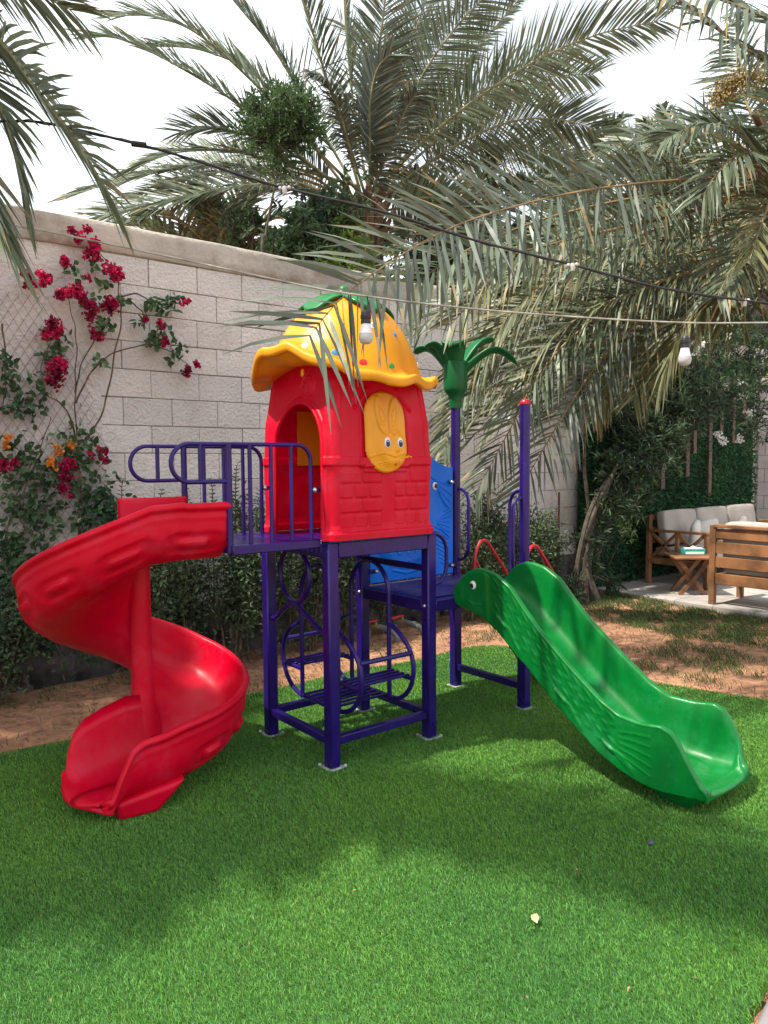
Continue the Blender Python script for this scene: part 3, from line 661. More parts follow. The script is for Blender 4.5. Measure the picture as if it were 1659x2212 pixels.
gx = gaxis(-150, -3.2, 6.0, 160, 330, 14); gy = gaxis(-120, -3.0, 2.8, 160, 230, 14)
GX, GY = np.meshgrid(gx, gy, indexing='ij')
def turf_edge_y(x): return 1.33+.035*np.sin(x*2.3)+.02*np.sin(x*6.1+1)+.06*np.exp(-((x+.8)/.5)**2)*-1
def turf_edge_x(y): return 2.56+.03*np.sin(y*2.9)+np.where(y < -.2, (-.2-y)*.30, 0)
def in_turf(x, y):
    r = .30; ex, ey = turf_edge_x(y), turf_edge_y(x)
    corner = (x > ex-r) & (y > ey-r) & (np.hypot(x-(ex-r), y-(ey-r)) > r)
    kerb = (y+2.085) > -(x-.0)*.0-.0 if False else True
    return (x < ex) & (y < ey) & ~corner & (-x*.195+(y+2.062) > 0.0)
GZ = -.022+.010*noise2(GX, GY, 3.2, 3)+.005*noise2(GX, GY, 13, 4)
soft = (GX > -4) & (GX < 7) & (GY < 3) & (GY > -4); GZ = np.where(soft, GZ, -.03)
GZ = np.where(in_turf(GX+.0, GY), np.minimum(GZ, -.012)-.012, GZ+.018*(GY > 1.3)*(GY < 2.5))
gr = mesh('ground', np.stack([GX, GY, GZ], -1).reshape(-1, 3), gridfaces(len(gx), len(gy)), SOIL); tag(gr, kind='structure')
# turf backing
tx_ = np.linspace(-6.5, 4.2, 260); ty_ = np.linspace(-3.5, 1.5, 200); TX, TY = np.meshgrid(tx_, ty_, indexing='ij')
fs = gridfaces(260, 200); ins = in_turf(TX, TY).reshape(-1)[fs].all(1)
tb = mesh('turf_backing', np.stack([TX, TY, np.full_like(TX, .0)], -1).reshape(-1, 3), fs[ins], mat('turf_backing', (.03, .12, .025), .9, var=.2, vs=40)); tag(tb, kind='structure')
def blades(name, X, Y, Z, h, w, m, lean=.55, label=None, cat=None, par=None):
    n = len(X); a = rng.uniform(0, 2*pi, n); la = rng.normal(2.3, 1.1, n); ln = np.abs(rng.normal(lean, .28, n)); hh = h*rng.uniform(.65, 1.15, n)
    dx, dy = np.cos(a)*w/2, np.sin(a)*w/2; lx, ly = np.cos(la)*ln, np.sin(la)*ln
    P = np.empty((n, 6, 3))
    for i, (t, ww) in enumerate(((0, 1.), (.5, .85), (1., .25))):
        ox, oy, oz = lx*hh*t**1.6, ly*hh*t**1.6, hh*t/np.sqrt(1+ln**2*t)
        P[:, 2*i] = np.stack([X-dx*ww+ox, Y-dy*ww+oy, Z+oz], -1); P[:, 2*i+1] = np.stack([X+dx*ww+ox, Y+dy*ww+oy, Z+oz], -1)
    b = np.arange(n)[:, None]*6; f = np.concatenate([b+np.array([0, 1, 3, 2]), b+np.array([2, 3, 5, 4])])
    o = mesh(name, P.reshape(-1, 3), f, m, par, smooth=False); 
    return o
TURF = mat('turf_blades', (.165, .355, .050), .5, var=.3, vs=.9, isl=.66, trans=.30, col2=(.100, .265, .052))
def scatter(n, x0, x1, y0, y1, fn):
    X = rng.uniform(x0, x1, n); Y = rng.uniform(y0, y1, n); k = fn(X, Y); return X[k], Y[k]
def vis(X, Y, Z=0, mg=330):
    P = np.stack([X, Y, np.zeros_like(X)+Z], -1); u, v = pix(P); d = (P-CAM)@FW
    return (d > .3) & (u > -mg) & (u < 1659+mg) & (v < 2212+mg+60)
X_, Y_ = scatter(2000000, -2.9, 4.1, -2.6, 1.45, lambda x, y: in_turf(x, y) & vis(x, y))
d_ = np.hypot(X_-CAM[0], Y_-CAM[1]); pk = np.clip((3.0/np.maximum(d_, 1.6))**1.5, 0, 1); k = rng.uniform(0, 1, len(X_)) < pk
X_, Y_, d_ = X_[k], Y_[k], d_[k]; print('turf blades', len(X_))
tf = blades('artificial_turf', X_, Y_, 0*X_, .0155, (.0016+.0006*np.maximum(d_-1.5, 0)), TURF); tag(tf, 'short bright green artificial turf lawn under the play structure', 'artificial grass', kind='stuff')
# the same turf, beyond the picture's frame, coarser
X_, Y_ = scatter(420000, -6.4, 4.1, -3.4, 1.45, lambda x, y: in_turf(x, y) & ~vis(x, y))
o2 = blades('artificial_turf', X_, Y_, 0*X_, .0165, .0058+0*X_, TURF); tag(o2, 'turf lawn at the edges of the garden outside the picture', 'artificial grass', kind='stuff')
# sparse natural grass
LAWN = mat('lawn_grass', (.085, .115, .03), .6, var=.35, vs=1.5, isl=.5, trans=.25, col2=(.05, .10, .02))
def lawn_p(x, y):
    n_ = noise2(x, y, 4.0, 9); n2 = noise2(x, y, 14, 5)
    strip = sst((x-3.95+.25*noise2(x, y, 2.1, 2))/.35)*(x < 5.24)*(y < 2.1)
    pat = .45*sst((n_-.05)*2.4)*(x > 2.8)+.05*(x > 2.6)
    back = (.16*sst((n_)*2.)+.03)*(y > 1.36)*(x < 3.4)*(y < 2.3)
    return np.clip(strip*.95+pat+back, 0, 1)*sst((n2+1.1)/1.1)
X_, Y_ = scatter(170000, -1.6, 5.24, -1.5, 2.35, lambda x, y: (~in_turf(x-.03, y-.03)) & (rng.uniform(0, 1, len(x)) < lawn_p(x, y)))
zz_ = -.012+.010*noise2(X_, Y_, 3.2, 3)+.012*(Y_ > 1.3)
lw = blades('lawn_grass', X_, Y_, zz_, .045, .0055+0*X_, LAWN, lean=.8); tag(lw, 'patchy natural grass growing through the bare reddish soil', 'grass', kind='stuff')
# litter on the soil: dry bits
DRY = mat('dry_litter', (.30, .19, .10), .9, var=.3, isl=.6, vs=6)
def leafset(C, D, N, L, Wd, curl=.12):
    """leaves: base points C, directions D, normals N, length L, width Wd"""
    D = nrm(D); S_ = nrm(np.cross(D, N)); N2_ = np.cross(S_, D); L = np.asarray(L)[:, None]; Wd = np.asarray(Wd)[:, None]
    P = np.empty((len(C), 6, 3)); P[:, 0] = C; P[:, 1] = C+D*L*.33+S_*Wd*.5+N2_*Wd*curl; P[:, 2] = C+D*L*.70+S_*Wd*.38+N2_*Wd*curl*.8
    P[:, 3] = C+D*L-N2_*L*.12; P[:, 4] = C+D*L*.70-S_*Wd*.38+N2_*Wd*curl*.8; P[:, 5] = C+D*L*.33-S_*Wd*.5+N2_*Wd*curl
    return P
def leafmesh(name, Ps, m, par=None, keep=True):
    P = np.concatenate(Ps) if isinstance(Ps, list) else Ps; b = np.arange(len(P))[:, None]*6
    f = np.concatenate([b+np.array([0, 1, 2, 3]), b+np.array([0, 3, 4, 5])]); return mesh(name, P.reshape(-1, 3), f, m, par, smooth=False, keep=keep)
def rdir(n, up=0.): d = rng.normal(size=(n, 3)); d[:, 2] += up; return nrm(d)
X_, Y_ = scatter(2600, -1.6, 5.2, -1.4, 2.35, lambda x, y: ~in_turf(x, y)); n = len(X_)
dd = rng.normal(size=(n, 3)); dd[:, 2] *= .15
lt = leafmesh('dry_litter', leafset(np.stack([X_, Y_, np.full(n, .0)], -1), dd, np.tile([[0, 0, 1.]], (n, 1))+rng.normal(size=(n, 3))*.4, rng.uniform(.012, .045, n), rng.uniform(.004, .012, n)), DRY); tag(lt, 'dry twigs and leaf litter strewn over the bare soil', 'leaf litter', kind='stuff')
X_, Y_ = scatter(26000, -2.4, 3.4, -2.2, 1.5, lambda x, y: in_turf(x, y) & (rng.uniform(0, 1, len(x)) < .35*np.exp(-np.minimum(np.abs(turf_edge_y(x)-y), np.abs(turf_edge_x(y)-x))/.05)+.004)); n = len(X_)
lt = leafmesh('dry_litter', leafset(np.stack([X_, Y_, rng.uniform(.008, .02, n)], -1), rng.normal(size=(n, 3))*np.array([1, 1, .3]), np.tile([[0, 0, 1.]], (n, 1))+rng.normal(size=(n, 3))*.5, rng.uniform(.006, .022, n), rng.uniform(.004, .009, n)), DRY); tag(lt, 'sand crumbs and dry leaf bits lying in the turf, thickest along its edge', 'leaf litter', kind='stuff')
# kerb in the lower right corner
KM = mat('kerb_concrete', (.20, .18, .185), .85, var=.15, vs=5, bump=.002, bs=60)
b = MB(); dk = nrm(V(1, .195, 0)); nk = V(-dk[1], dk[0], 0); pk_ = V(.02, -2.066, 0)
b.box(pk_-nk*.155+V(0, 0, -.02), (7, .30, .10), ax=[dk, nk, V(0, 0, 1)], bev=.01); tag(b.build('kerb', KM), kind='structure')
# patio
def tile_mat(name, c1, c2, gr_, sx, sy, mort, off=.5, rough=.8, bump=.003):
    M = bpy.data.materials.new(name); M.use_nodes = True; N = M.node_tree.nodes; L = M.node_tree.links; b = N['Principled BSDF']; b.inputs['Roughness'].default_value = rough
    t = N.new('ShaderNodeTexCoord'); k = N.new('ShaderNodeTexBrick'); k.offset = off; k.inputs['Scale'].default_value = 1; k.inputs['Brick Width'].default_value = sx; k.inputs['Row Height'].default_value = sy; k.inputs['Mortar Size'].default_value = mort
    k.inputs['Color1'].default_value = (*c1, 1); k.inputs['Color2'].default_value = (*c2, 1); k.inputs['Mortar'].default_value = (*gr_, 1); L.new(t.outputs['Object'], k.inputs['Vector'])
    n = N.new('ShaderNodeTexNoise'); n.inputs['Scale'].default_value = 7; n.inputs['Detail'].default_value = 8; L.new(t.outputs['Object'], n.inputs['Vector'])
    h = N.new('ShaderNodeMapRange'); h.inputs['To Min'].default_value = .62; h.inputs['To Max'].default_value = 1.3; L.new(n.outputs['Fac'], h.inputs['Value'])
    s_ = N.new('ShaderNodeVectorMath'); s_.operation = 'SCALE'; L.new(k.outputs['Color'], s_.inputs[0]); L.new(h.outputs[0], s_.inputs['Scale']); L.new(s_.outputs[0], b.inputs['Base Color'])
    bp_ = N.new('ShaderNodeBump'); bp_.inputs['Distance'].default_value = bump; bp_.invert = True; L.new(k.outputs['Fac'], bp_.inputs['Height']); L.new(bp_.outputs[0], b.inputs['Normal']); return M
b = MB(); b.box((9.1, -1.9, -.01), (7.66, 8.5, .09), bev=.008); tag(b.build('patio', tile_mat('patio_tiles', (.40, .365, .34), (.34, .31, .29), (.20, .18, .17), .42, .42, .006, 0)), kind='structure')

# ---- block wall
WY = 2.412; WT = 3.16; PZ = .42
WM = mat('painted_block', (.67, .63, .595), .92, var=.08, vs=1.6, bump=.015, bs=48, isl=.07, dirt=((.40, .35, .31), 3.2, .53, .80))
CM = mat('concrete_cap', (.50, .45, .39), .92, var=.15, vs=2, bump=.008, bs=30, dirt=((.25, .19, .14), 3.5, .50, .72))
PM = mat('dark_plinth', (.085, .078, .075), .95, var=.4, vs=6, bump=.02, bs=18, dirt=((.25, .20, .16), 9, .56, .7))
MO = mat('mortar', (.50, .46, .42), .95, var=.25, vs=6, bump=.006, bs=50)
WL = thing('garden_wall', (4, WY, 0), 'long pale block wall behind the play structure with concrete cap and dark plinth', 'wall')
xl, xr = -7.5, 9.6
b = MB(); b.box(((xl+xr)/2, WY+.12, WT/2), (xr-xl, .20, WT-.02)); b.build('wall_core', MO, WL, smooth=False)
b = MB(); bx0 = -.27; nrow = 13; rh = .2; z0 = 2.985-nrow*rh
for r in range(nrow):
    off = (.19 if r % 2 else 0); x = bx0+(-.0 if r % 2 == 0 else -.02); first = True
    while x < xr:
        w_ = .37*(.5 if first and r % 2 else 1)*random.uniform(.985, 1.015); x2 = min(x+w_, xr); g_ = random.uniform(.002, .006); pr_ = random.uniform(-.003, .004)
        b.box(((x+x2)/2, WY+.045-pr_, z0+r*rh+rh/2+random.uniform(-.002, .002)), (x2-x-g_, .09, rh-random.uniform(.003, .007)), bev=.004); x = x2; first = False
b.build('blocks', WM, WL, smooth=False)
# rendered part on the left, rough, with a few lines
N1, N2 = 240, 110; U, Z = np.meshgrid(np.linspace(xl, bx0+.01, N1), np.linspace(PZ-.02, 2.985, N2), indexing='ij')
D_ = .006*noise2(U, Z, 3, 21)+.003*noise2(U, Z, 17, 22)-.006*ridge(U, Z, [(-3, 2.58), (-.9, 2.56), (-.6, 2.57)], .012)
mesh('render_coat', np.stack([U, WY+.0-D_, Z], -1).reshape(-1, 3), gridfaces(N1, N2), mat('rough_render', (.63, .59, .56), .93, var=.09, vs=1.5, bump=.018, bs=40, dirt=((.42, .37, .34), 2.5, .56, .8)), WL)
N1 = 420; U, Z = np.meshgrid(np.linspace(xl, xr, N1), np.linspace(0, 1, 9), indexing='ij')
cp = np.array([(WY+.01, 2.982), (WY-.010, 2.985), (WY-.014, 2.99), (WY-.012, 3.06), (WY-.016, 3.13), (WY-.017, 3.176), (WY-.008, 3.186), (WY+.25, 3.19), (WY+.25, 3.0)])
ki = np.tile(np.arange(9), (N1, 1)); Yc = cp[ki, 0]+.006*noise2(U, cp[ki, 1]*6, 5, 31)*(ki < 7); Zc = cp[ki, 1]+.006*noise2(U, ki*.3, 2.7, 33)
mesh('cap', np.stack([U, Yc, Zc], -1).reshape(-1, 3), gridfaces(N1, 9), CM, WL, smooth=True)
N1, N2 = 420, 14; U, Z = np.meshgrid(np.linspace(xl, xr, N1), np.linspace(-.05, PZ+.03, N2), indexing='ij')
Yc = WY-.028+.012*noise2(U, Z, 7, 41)+np.where(np.arange(N2)[None] == N2-1, .04, 0)+0*U
mesh('plinth', np.stack([U, Yc, Z+.012*noise2(U, 0*U, 4, 43)*(Z > .4)], -1).reshape(-1, 3), gridfaces(N1, N2), PM, WL)
SWm = tile_mat('side_wall_blocks', (.60, .55, .53), (.57, .52, .50), (.30, .27, .25), .37, .2, .005, .5, .92, .006)
b = MB(); b.box((0, 0, 0), (5.0, 3.17, .2)); sw = b.build('side_wall', SWm, None, smooth=False); sw.matrix_world = Matrix.Translation((9.55, -.15, 1.58)) @ Matrix.Rotation(pi/2, 4, 'Z') @ Matrix.Rotation(pi/2, 4, 'X'); tag(sw, 'pale block wall at the far right returning from the hedge corner', 'wall')
# ---- wire trellis on the rendered part
WR = mat('rusty_wire', (.20, .13, .11), .7, metal=.3)
b = MB()
tx0, tx1, tz0, tz1, st = -1.55, -.22, .5, 2.62, .062
def clip_line(a, s):
    pts = []
    for z in np.linspace(tz0, tz1, 46):
        x = a+s*(z-tz0)*.62
        if tx0 <= x <= tx1-.10*math.sin(z*2.2)**2-(.35 if z > 2.3 else 0): pts.append((x, WY-.016-.004*math.sin(x*19), z))
    return pts
for a in np.arange(tx0-1.4, tx1+1.4, st):
    for s in (1, -1):
        p = clip_line(a, s)
        if len(p) > 2: b.tube(p, .0013, 3, cap=False)
tag(b.build('wire_trellis', WR), 'thin rusty diamond wire mesh fixed on the rendered left end of the wall', 'trellis')
# ---- leaves, stems
def gmat(name, c, c2, rough=.5, trans=.25, isl=.45, spec=.4): return mat(name, c, rough, var=.2, vs=1.8, isl=isl, trans=trans, col2=c2, spec=spec)
LSH = gmat('shrub_leaf', (.115, .165, .08), (.055, .095, .05)); LBO = gmat('bougainvillea_leaf', (.085, .16, .06), (.035, .085, .045)); LBR = gmat('bright_leaf', (.16, .26, .04), (.08, .16, .03))
LOL = gmat('oleander_leaf', (.09, .14, .07), (.03, .06, .035)); LHE = gmat('hedge_leaf', (.045, .15, .05), (.02, .075, .035)); STM = mat('woody_stem', (.13, .09, .065), .9, var=.3, vs=20); STG = mat('grey_stem', (.085, .068, .052), .9, var=.25, vs=14, bump=.004, bs=30)
FRD = mat('crimson_bract', (.50, .006, .085), .6, var=.3, vs=9, isl=.45, trans=.3); FOR = mat('orange_bract', (.85, .33, .06), .6, var=.2, isl=.3, trans=.3); FWH = mat('white_petal', (.80, .80, .76), .6, var=.05, isl=.15, trans=.3)
def shrub(name, x, y, h, w, nl, m, label, cat, group=None, lsz=.04, base=.05, stems=7, dens=1.0, narrow=.45, shoot=.35):
    t = thing(name, (x, y, 0), label, cat, group); b = MB(); tips = []
    for k in range(stems):
        a = random.uniform(0, 2*pi); r = random.uniform(.25, 1)*w; hh = h*random.uniform(.7, 1.0)
        pts = spline([(x+random.uniform(-.06, .06), y+random.uniform(-.04, .04), -.03), (x+r*.35*math.cos(a), y+r*.3*math.sin(a), hh*.35), (x+r*.7*math.cos(a), y+.5*r*math.sin(a), hh*.7), (x+r*.8*math.cos(a), y+.55*r*math.sin(a), hh)], 12)
        b.tube(pts, np.linspace(.010, .003, len(pts)), 5, cap=False); tips.append(pts)
        for j in range(5):
            s = pts[random.randint(4, len(pts)-2)]; e_ = s+V(random.uniform(-1, 1)*w*.45, random.uniform(-1, .6)*w*.3, random.uniform(.05, .3)*h*.7)
            q = spline([s, (s+e_)/2+V(0, 0, -.02), e_], 8); b.tube(q, np.linspace(.004, .0018, len(q)), 4, cap=False); tips.append(q)
    b.build('stem', STM, t)
    C = []; 
    for q in tips:
        n_ = max(4, nl//len(tips)); i = rng.integers(0, len(q), n_); C.append(q[i]+rng.normal(size=(n_, 3))*np.array([.055, .045, .05])*(w/.3)**.6*dens)
    C = np.concatenate(C); C = C[C[:, 2] > base]; C = C[C[:, 1] < WY-.03]; n_ = len(C); L = lsz*rng.uniform(.6, 1.3, n_)
    leafmesh('foliage', leafset(C, rdir(n_, .35), rdir(n_, .9), L, L*narrow), m, t); return t
Xs = [(-1.45, 2.05, .95), (-1.05, 2.12, .80), (-.15, 2.02, 1.12), (.18, 2.10, 1.18), (.50, 2.0, 1.22), (.86, 2.12, 1.2), (1.22, 2.06, 1.1), (1.62, 2.12, 1.12), (2.05, 2.14, .95), (2.55, 2.1, 1.08), (3.0, 2.05, 1.05), (3.42, 2.0, 1.12), (3.85, 2.1, 1.02), (4.25, 2.15, .95)]
WHERE = ['at the far left end under the orange flowers', 'low one left of the red-flowered vine', 'just behind the top of the red spiral slide', 'behind the left end of the purple guard rails', 'behind the middle of the purple guard rails', 'behind the upper deck beside the red playhouse', 'behind the tower legs, left of the climbing ring', 'seen through the climbing frame of the tower', 'small one behind the water pipes', 'behind the blue fish panel', 'between the two tall purple posts', 'behind the tall post with the red cap', 'right of the red stair handrails', 'low one at the foot of the leaning oleander']
for (x, y, h), wh_ in zip(Xs, WHERE):
    shrub('shrub', x, y, h, random.uniform(.24, .40), 2900, LSH, 'dark green leafy shrub along the wall, '+wh_, 'shrub', 'shrubs planted along the block wall', .038, narrow=.5)
# upright shoots standing over the shrubs
def shoot(x, y, z0, z1, m, label, lsz=.05):
    t = thing('shoot', (x, y, 0), label, 'plant', 'upright leafy shoots among the wall shrubs'); q = spline([(x, y, .0), (x+random.uniform(-.04, .04), y, (z0+z1)/2), (x+random.uniform(-.05, .05), y-.02, z1)], 20)
    b = MB(); b.tube(q, np.linspace(.006, .002, len(q)), 5, cap=False); b.build('stem', STM, t); C = []; D = []; 
    for k, z in enumerate(np.linspace(z0, z1, 16)):
        p = np.array([np.interp(z, q[:, 2], q[:, i]) for i in range(3)])
        for s in range(3): a = k*1.6+s*2.1; C.append(p); D.append((math.cos(a), math.sin(a), .5))
    n_ = len(C); L = lsz*rng.uniform(.7, 1.2, n_)*np.linspace(1.1, .6, n_); leafmesh('foliage', leafset(np.array(C), np.array(D), rdir(n_, 1.5), L, L*.33), m, t)
for (u, v), wl_ in (((455, 1035), 'tall leafy shoot behind the hoops of the purple guard rail'), ((560, 1045), 'tall leafy shoot between guard rail and playhouse'), ((345, 1060), 'leafy shoot rising over the inner wall of the spiral slide'), ((268, 1035), 'leafy shoot left of the spiral slide entrance'), ((500, 1000), 'slender tallest shoot behind the guard rail bars'), ((402, 1048), 'leafy shoot behind the left hoop of the guard rail'), ((620, 1060), 'short leafy shoot close to the left side of the playhouse'), ((300, 1078), 'low leafy shoot just left of the spiral entrance wall'), ((530, 1072), 'short leafy shoot behind the middle guard rail bars'), ((1045, 1062), 'leafy shoot between palm-topped post and capped post'), ((1160, 1105), 'thin leafy shoot touching the capped post from behind'), ((1120, 1080), 'leafy shoot right of the palm-topped post'), ((1195, 1095), 'leafy shoot on the wall right of the capped post')):
    p = aty(u, v, 2.1); shoot(p[0], 2.1, p[2]-.42, p[2], LSH, wl_)

# ---- bougainvillea on the wall
def wallpt(u, v, dy=0.): return aty(u, v, 2.33-dy)
def vine(name, label, stems, leaves, flowers, root, m=LBO):
    t = thing(name, tuple(root), label, 'climbing plant'); b = MB()
    for st_ in stems:
        p = spline([wallpt(*q_) if len(q_) == 2 else q_ for q_ in st_], 8*len(st_)); p[:, 1] += .015*np.sin(np.arange(len(p))*.7); b.tube(p, np.linspace(.007, .0025, len(p)), 5, cap=False)
    b.build('stem', STM, t); PSs = []
    for (u, v, r, n_) in leaves:
        c_ = wallpt(u, v); R_ = r*.0036; C = c_+rng.normal(size=(n_, 3))*np.array([R_, .03, R_])*.55; C[:, 1] = np.minimum(C[:, 1], WY-.04); L = rng.uniform(.04, .068, n_); PSs.append(leafset(C, rdir(n_, -.2), rdir(n_, .2)+np.array([0, -.9, .3]), L, L*.62))
    leafmesh('foliage', PSs, m, t)
    for (u, v, r, n_, fm) in flowers:
        c_ = wallpt(u, v, .03); R_ = r*.0034; n_ = int(n_*1.35); d_ = rdir(n_); sb = rng.normal(size=(5, 3))*np.array([R_, .02, R_])*.42; C = c_+sb[rng.integers(0, 5, n_)]+d_*np.array([R_, min(R_, .06), R_])*rng.uniform(.2, .72, (n_, 1)); L = rng.uniform(.018, .028, n_)
        leafmesh('flower_cluster', leafset(C, rdir(n_), rdir(n_)+np.array([0, -.8, .2]), L, L*1.15, .3), fm, t)
    return t
fl = [(150, 500, 8, 40), (190, 497, 7, 30), (172, 515, 9, 30), (200, 535, 18, 130), (245, 587, 22, 190), (142, 565, 8, 45), (63, 605, 14, 80), (97, 603, 13, 90), (128, 635, 13, 70), (160, 632, 17, 140), (187, 655, 17, 110), (240, 660, 20, 150), (193, 683, 12, 50), (208, 718, 14, 75), (122, 700, 13, 50), (120, 722, 19, 150), (125, 790, 22, 190), (124, 825, 13, 70), (316, 690, 6, 25), (346, 697, 8, 30), (398, 652, 9, 35), (356, 740, 9, 45), (404, 797, 11, 60), (424, 788, 6, 30), (190, 600, 6, 15)]
lv = [(205, 560, 12, 14), (225, 612, 14, 12), (150, 585, 14, 12), (200, 655, 22, 16), (265, 650, 12, 14), (230, 700, 16, 22), (330, 655, 12, 18), (355, 665, 22, 22), (375, 650, 14, 14), (300, 695, 10, 10), (350, 725, 22, 26), (330, 735, 14, 20), (385, 745, 14, 14), (380, 775, 9, 8), (120, 770, 22, 26), (215, 778, 8, 12), (165, 605, 10, 6), (130, 735, 18, 20)]
vine('bougainvillea', 'crimson-flowered bougainvillea trained up the wire trellis on the pale wall', [[(170, 1440), (172, 1200), (168, 1010), (163, 900), (163, 820), (165, 740), (158, 690), (145, 640)], [(163, 850), (175, 790), (215, 715), (240, 680)], [(165, 870), (190, 815), (235, 768), (290, 750), (330, 745), (385, 770), (410, 795)], [(188, 950), (225, 880), (245, 780), (262, 690), (258, 640), (250, 590), (210, 545), (180, 510)], [(262, 640), (300, 635), (330, 655), (395, 655)], [(170, 960), (140, 880), (100, 850), (90, 790), (110, 740)], [(262, 645), (300, 665), (315, 700)]],
     lv, [(*f_, FRD) for f_ in fl], aty(170, 1455, 2.3))
lv = [(160, 955, 40, 60), (180, 985, 40, 60), (30, 860, 30, 40), (75, 850, 35, 34), (10, 780, 18, 30), (15, 830, 26, 30), (60, 890, 20, 16), (30, 985, 46, 60), (80, 1010, 40, 50), (130, 1035, 40, 55), (20, 1060, 46, 90), (70, 1095, 40, 50), (110, 1110, 24, 34), (185, 1140, 22, 26), (60, 1170, 50, 90), (15, 1200, 46, 120), (30, 1260, 46, 120), (70, 1310, 50, 120), (20, 1360, 50, 90), (110, 1370, 40, 60), (215, 1075, 40, 130), (240, 1110, 30, 90), (175, 1110, 26, 26), (190, 1400, 30, 34)]
vine('bougainvillea', 'orange and red flowered bougainvillea sprawling over the far left of the wall', [[(10, 1480), (30, 1420), (20, 1340), (10, 1200), (25, 1100), (60, 1020), (90, 960), (110, 900)], [(20, 1200), (70, 1130), (120, 1060), (160, 1000)], [(170, 1000), (175, 1060), (178, 1120), (180, 1200)], [(35, 1440), (70, 1370), (120, 1300), (150, 1200)], [(0, 880), (40, 870), (90, 850), (115, 855)], [(5, 700), (12, 800), (5, 900)], [(90, 980), (40, 1100), (90, 1180), (130, 1200)], [(140, 1470), (128, 1420), (120, 1380)]],
     lv, [(18, 950, 8, 22, FOR), (10, 965, 8, 20, FOR), (128, 972, 9, 30, FOR), (152, 966, 8, 34, FOR), (114, 1000, 9, 30, FOR), (148, 1003, 14, 60, FRD), (140, 1035, 17, 90, FRD), (135, 1048, 10, 40, FRD), (150, 1072, 6, 14, FRD), (222, 975, 8, 26, FRD), (226, 992, 7, 26, FRD), (196, 985, 7, 14, FRD), (10, 1003, 16, 50, FRD), (32, 1000, 8, 24, FRD)], aty(20, 1490, 2.3))

# ---- artificial hedge panel with battens
HG = thing('hedge_panel', (7.2, 2.33, 0), 'dark green artificial hedge wall behind the wooden sofa with brown vertical battens', 'hedge')
hx0, hx1, hzt = 5.12, 9.25, 2.95
b = MB(); b.box(((hx0+hx1)/2, 2.37, hzt/2), (hx1-hx0, .05, hzt)); b.build('backing', mat('hedge_backing', (.012, .03, .012), .9), HG, smooth=False)
n_ = 30000; C = np.stack([rng.uniform(hx0-.02, hx1, n_), 2.33-.05*rng.uniform(0, 1, n_)-.02*noise2(rng.uniform(0, 9, n_), 0, 3, 3), rng.uniform(.01, hzt+.02, n_)], -1); L = rng.uniform(.03, .055, n_)
leafmesh('foliage', leafset(C, rdir(n_)+np.array([0, -.7, -.2]), rdir(n_)+np.array([0, -1., .6]), L, L*.5), LHE, HG)
n_ = 1500; C = np.stack([hx0+rng.normal(0, .02, n_), 2.36-.10*rng.uniform(0, 1, n_), rng.uniform(.01, hzt+.02, n_)], -1); L = rng.uniform(.03, .05, n_)
leafmesh('edge_foliage', leafset(C, rdir(n_)+np.array([-.7, 0, -.2]), rdir(n_)+np.array([-1, -.5, .6]), L, L*.5), LHE, HG)
BW = mat('brown_batten', (.12, .072, .062), .7, var=.25, vs=12)
for x, zb_ in ((5.05, 1.82), (5.25, 1.85), (6.69, 1.14), (6.9, 1.62), (7.28, 1.30), (7.45, 1.60), (7.86, 1.02), (8.15, 1.9), (8.5, 1.75), (8.8, 2.0), (6.3, 1.8)):
    b = MB(); b.box((x, 2.275, (zb_+2.7)/2), (.085, .035, 2.7-zb_), bev=.004); b.build('batten', BW, HG)

# ---- oleander
def tree_from(name, label, cat, stems, clumps, m, sm, lsz, nar, rad=.03, flowers=(), tall=0):
    t = thing(name, tuple(V(*stems[0][0])*V(1, 1, 0)), label, cat); b = MB(); 
    for st_ in stems:
        p = spline(st_, 10*len(st_)); r_ = rad*random.uniform(.7, 1.1); b.tube(p, np.linspace(r_, r_*.35, len(p)), 7, cap=False)
    cs_ = np.array([c_[0] for c_ in clumps])
    for c_, r_, n_ in clumps:         # limbs into every clump
        best = min((p for st_ in stems for p in spline(st_, 20)), key=lambda p: np.linalg.norm(p-c_)); 
        for j in range(5):
            e_ = c_+rng.normal(size=3)*r_*.5; q = spline([best, (best+e_)/2+rng.normal(size=3)*.04, e_], 8); b.tube(q, np.linspace(rad*.3, .003, len(q)), 5, cap=False)
    b.build('trunk', sm, t); Ps = []
    for c_, r_, n_ in clumps:
        nb = max(3, n_//12); bc = c_+rng.normal(size=(nb, 3))*np.asarray(r_)*.55; idx = np.repeat(np.arange(nb), 12); C = bc[idx]+rng.normal(size=(len(idx), 3))*.018
        D = rdir(len(idx), .15)+nrm(bc-c_)[idx]*.5; L = lsz*rng.uniform(.6, 1.25, len(idx)); Ps.append(leafset(C, D, rdir(len(idx), 1.), L, L*nar, .15))
    leafmesh('crown', Ps, m, t)
    for p, r_, n_ in flowers:
        d_ = rdir(n_); C = p+d_*r_*rng.uniform(.3, 1, (n_, 1)); L = rng.uniform(.02, .035, n_); leafmesh('flower_cluster', leafset(C, rdir(n_), rdir(n_)+np.array([-.4, -.8, .3]), L, L*.75), FWH, t)
    return t
B_ = V(4.56, 1.93, -.03); A_ = lambda u, v, y=1.9: aty(u, v, y)
stems = []
for k in range(13):
    j = lambda s=.06: rng.normal(size=3)*s
    stems.append([B_+V(*(rng.normal(size=2)*.09), 0), A_(1254+k*2.6, 1200)+j(.02), A_(1280+k*3.6, 1100)+j(.025), A_(1325+k*3.6, 1010)+j(.035), A_(1380+k*3, 950)+j(), A_(1440+k*7, 905-k*5)+j(.1)])
stems.append([B_, A_(1275, 1150, 2.0), A_(1262, 1000, 2.0), A_(1270, 850, 2.0)])
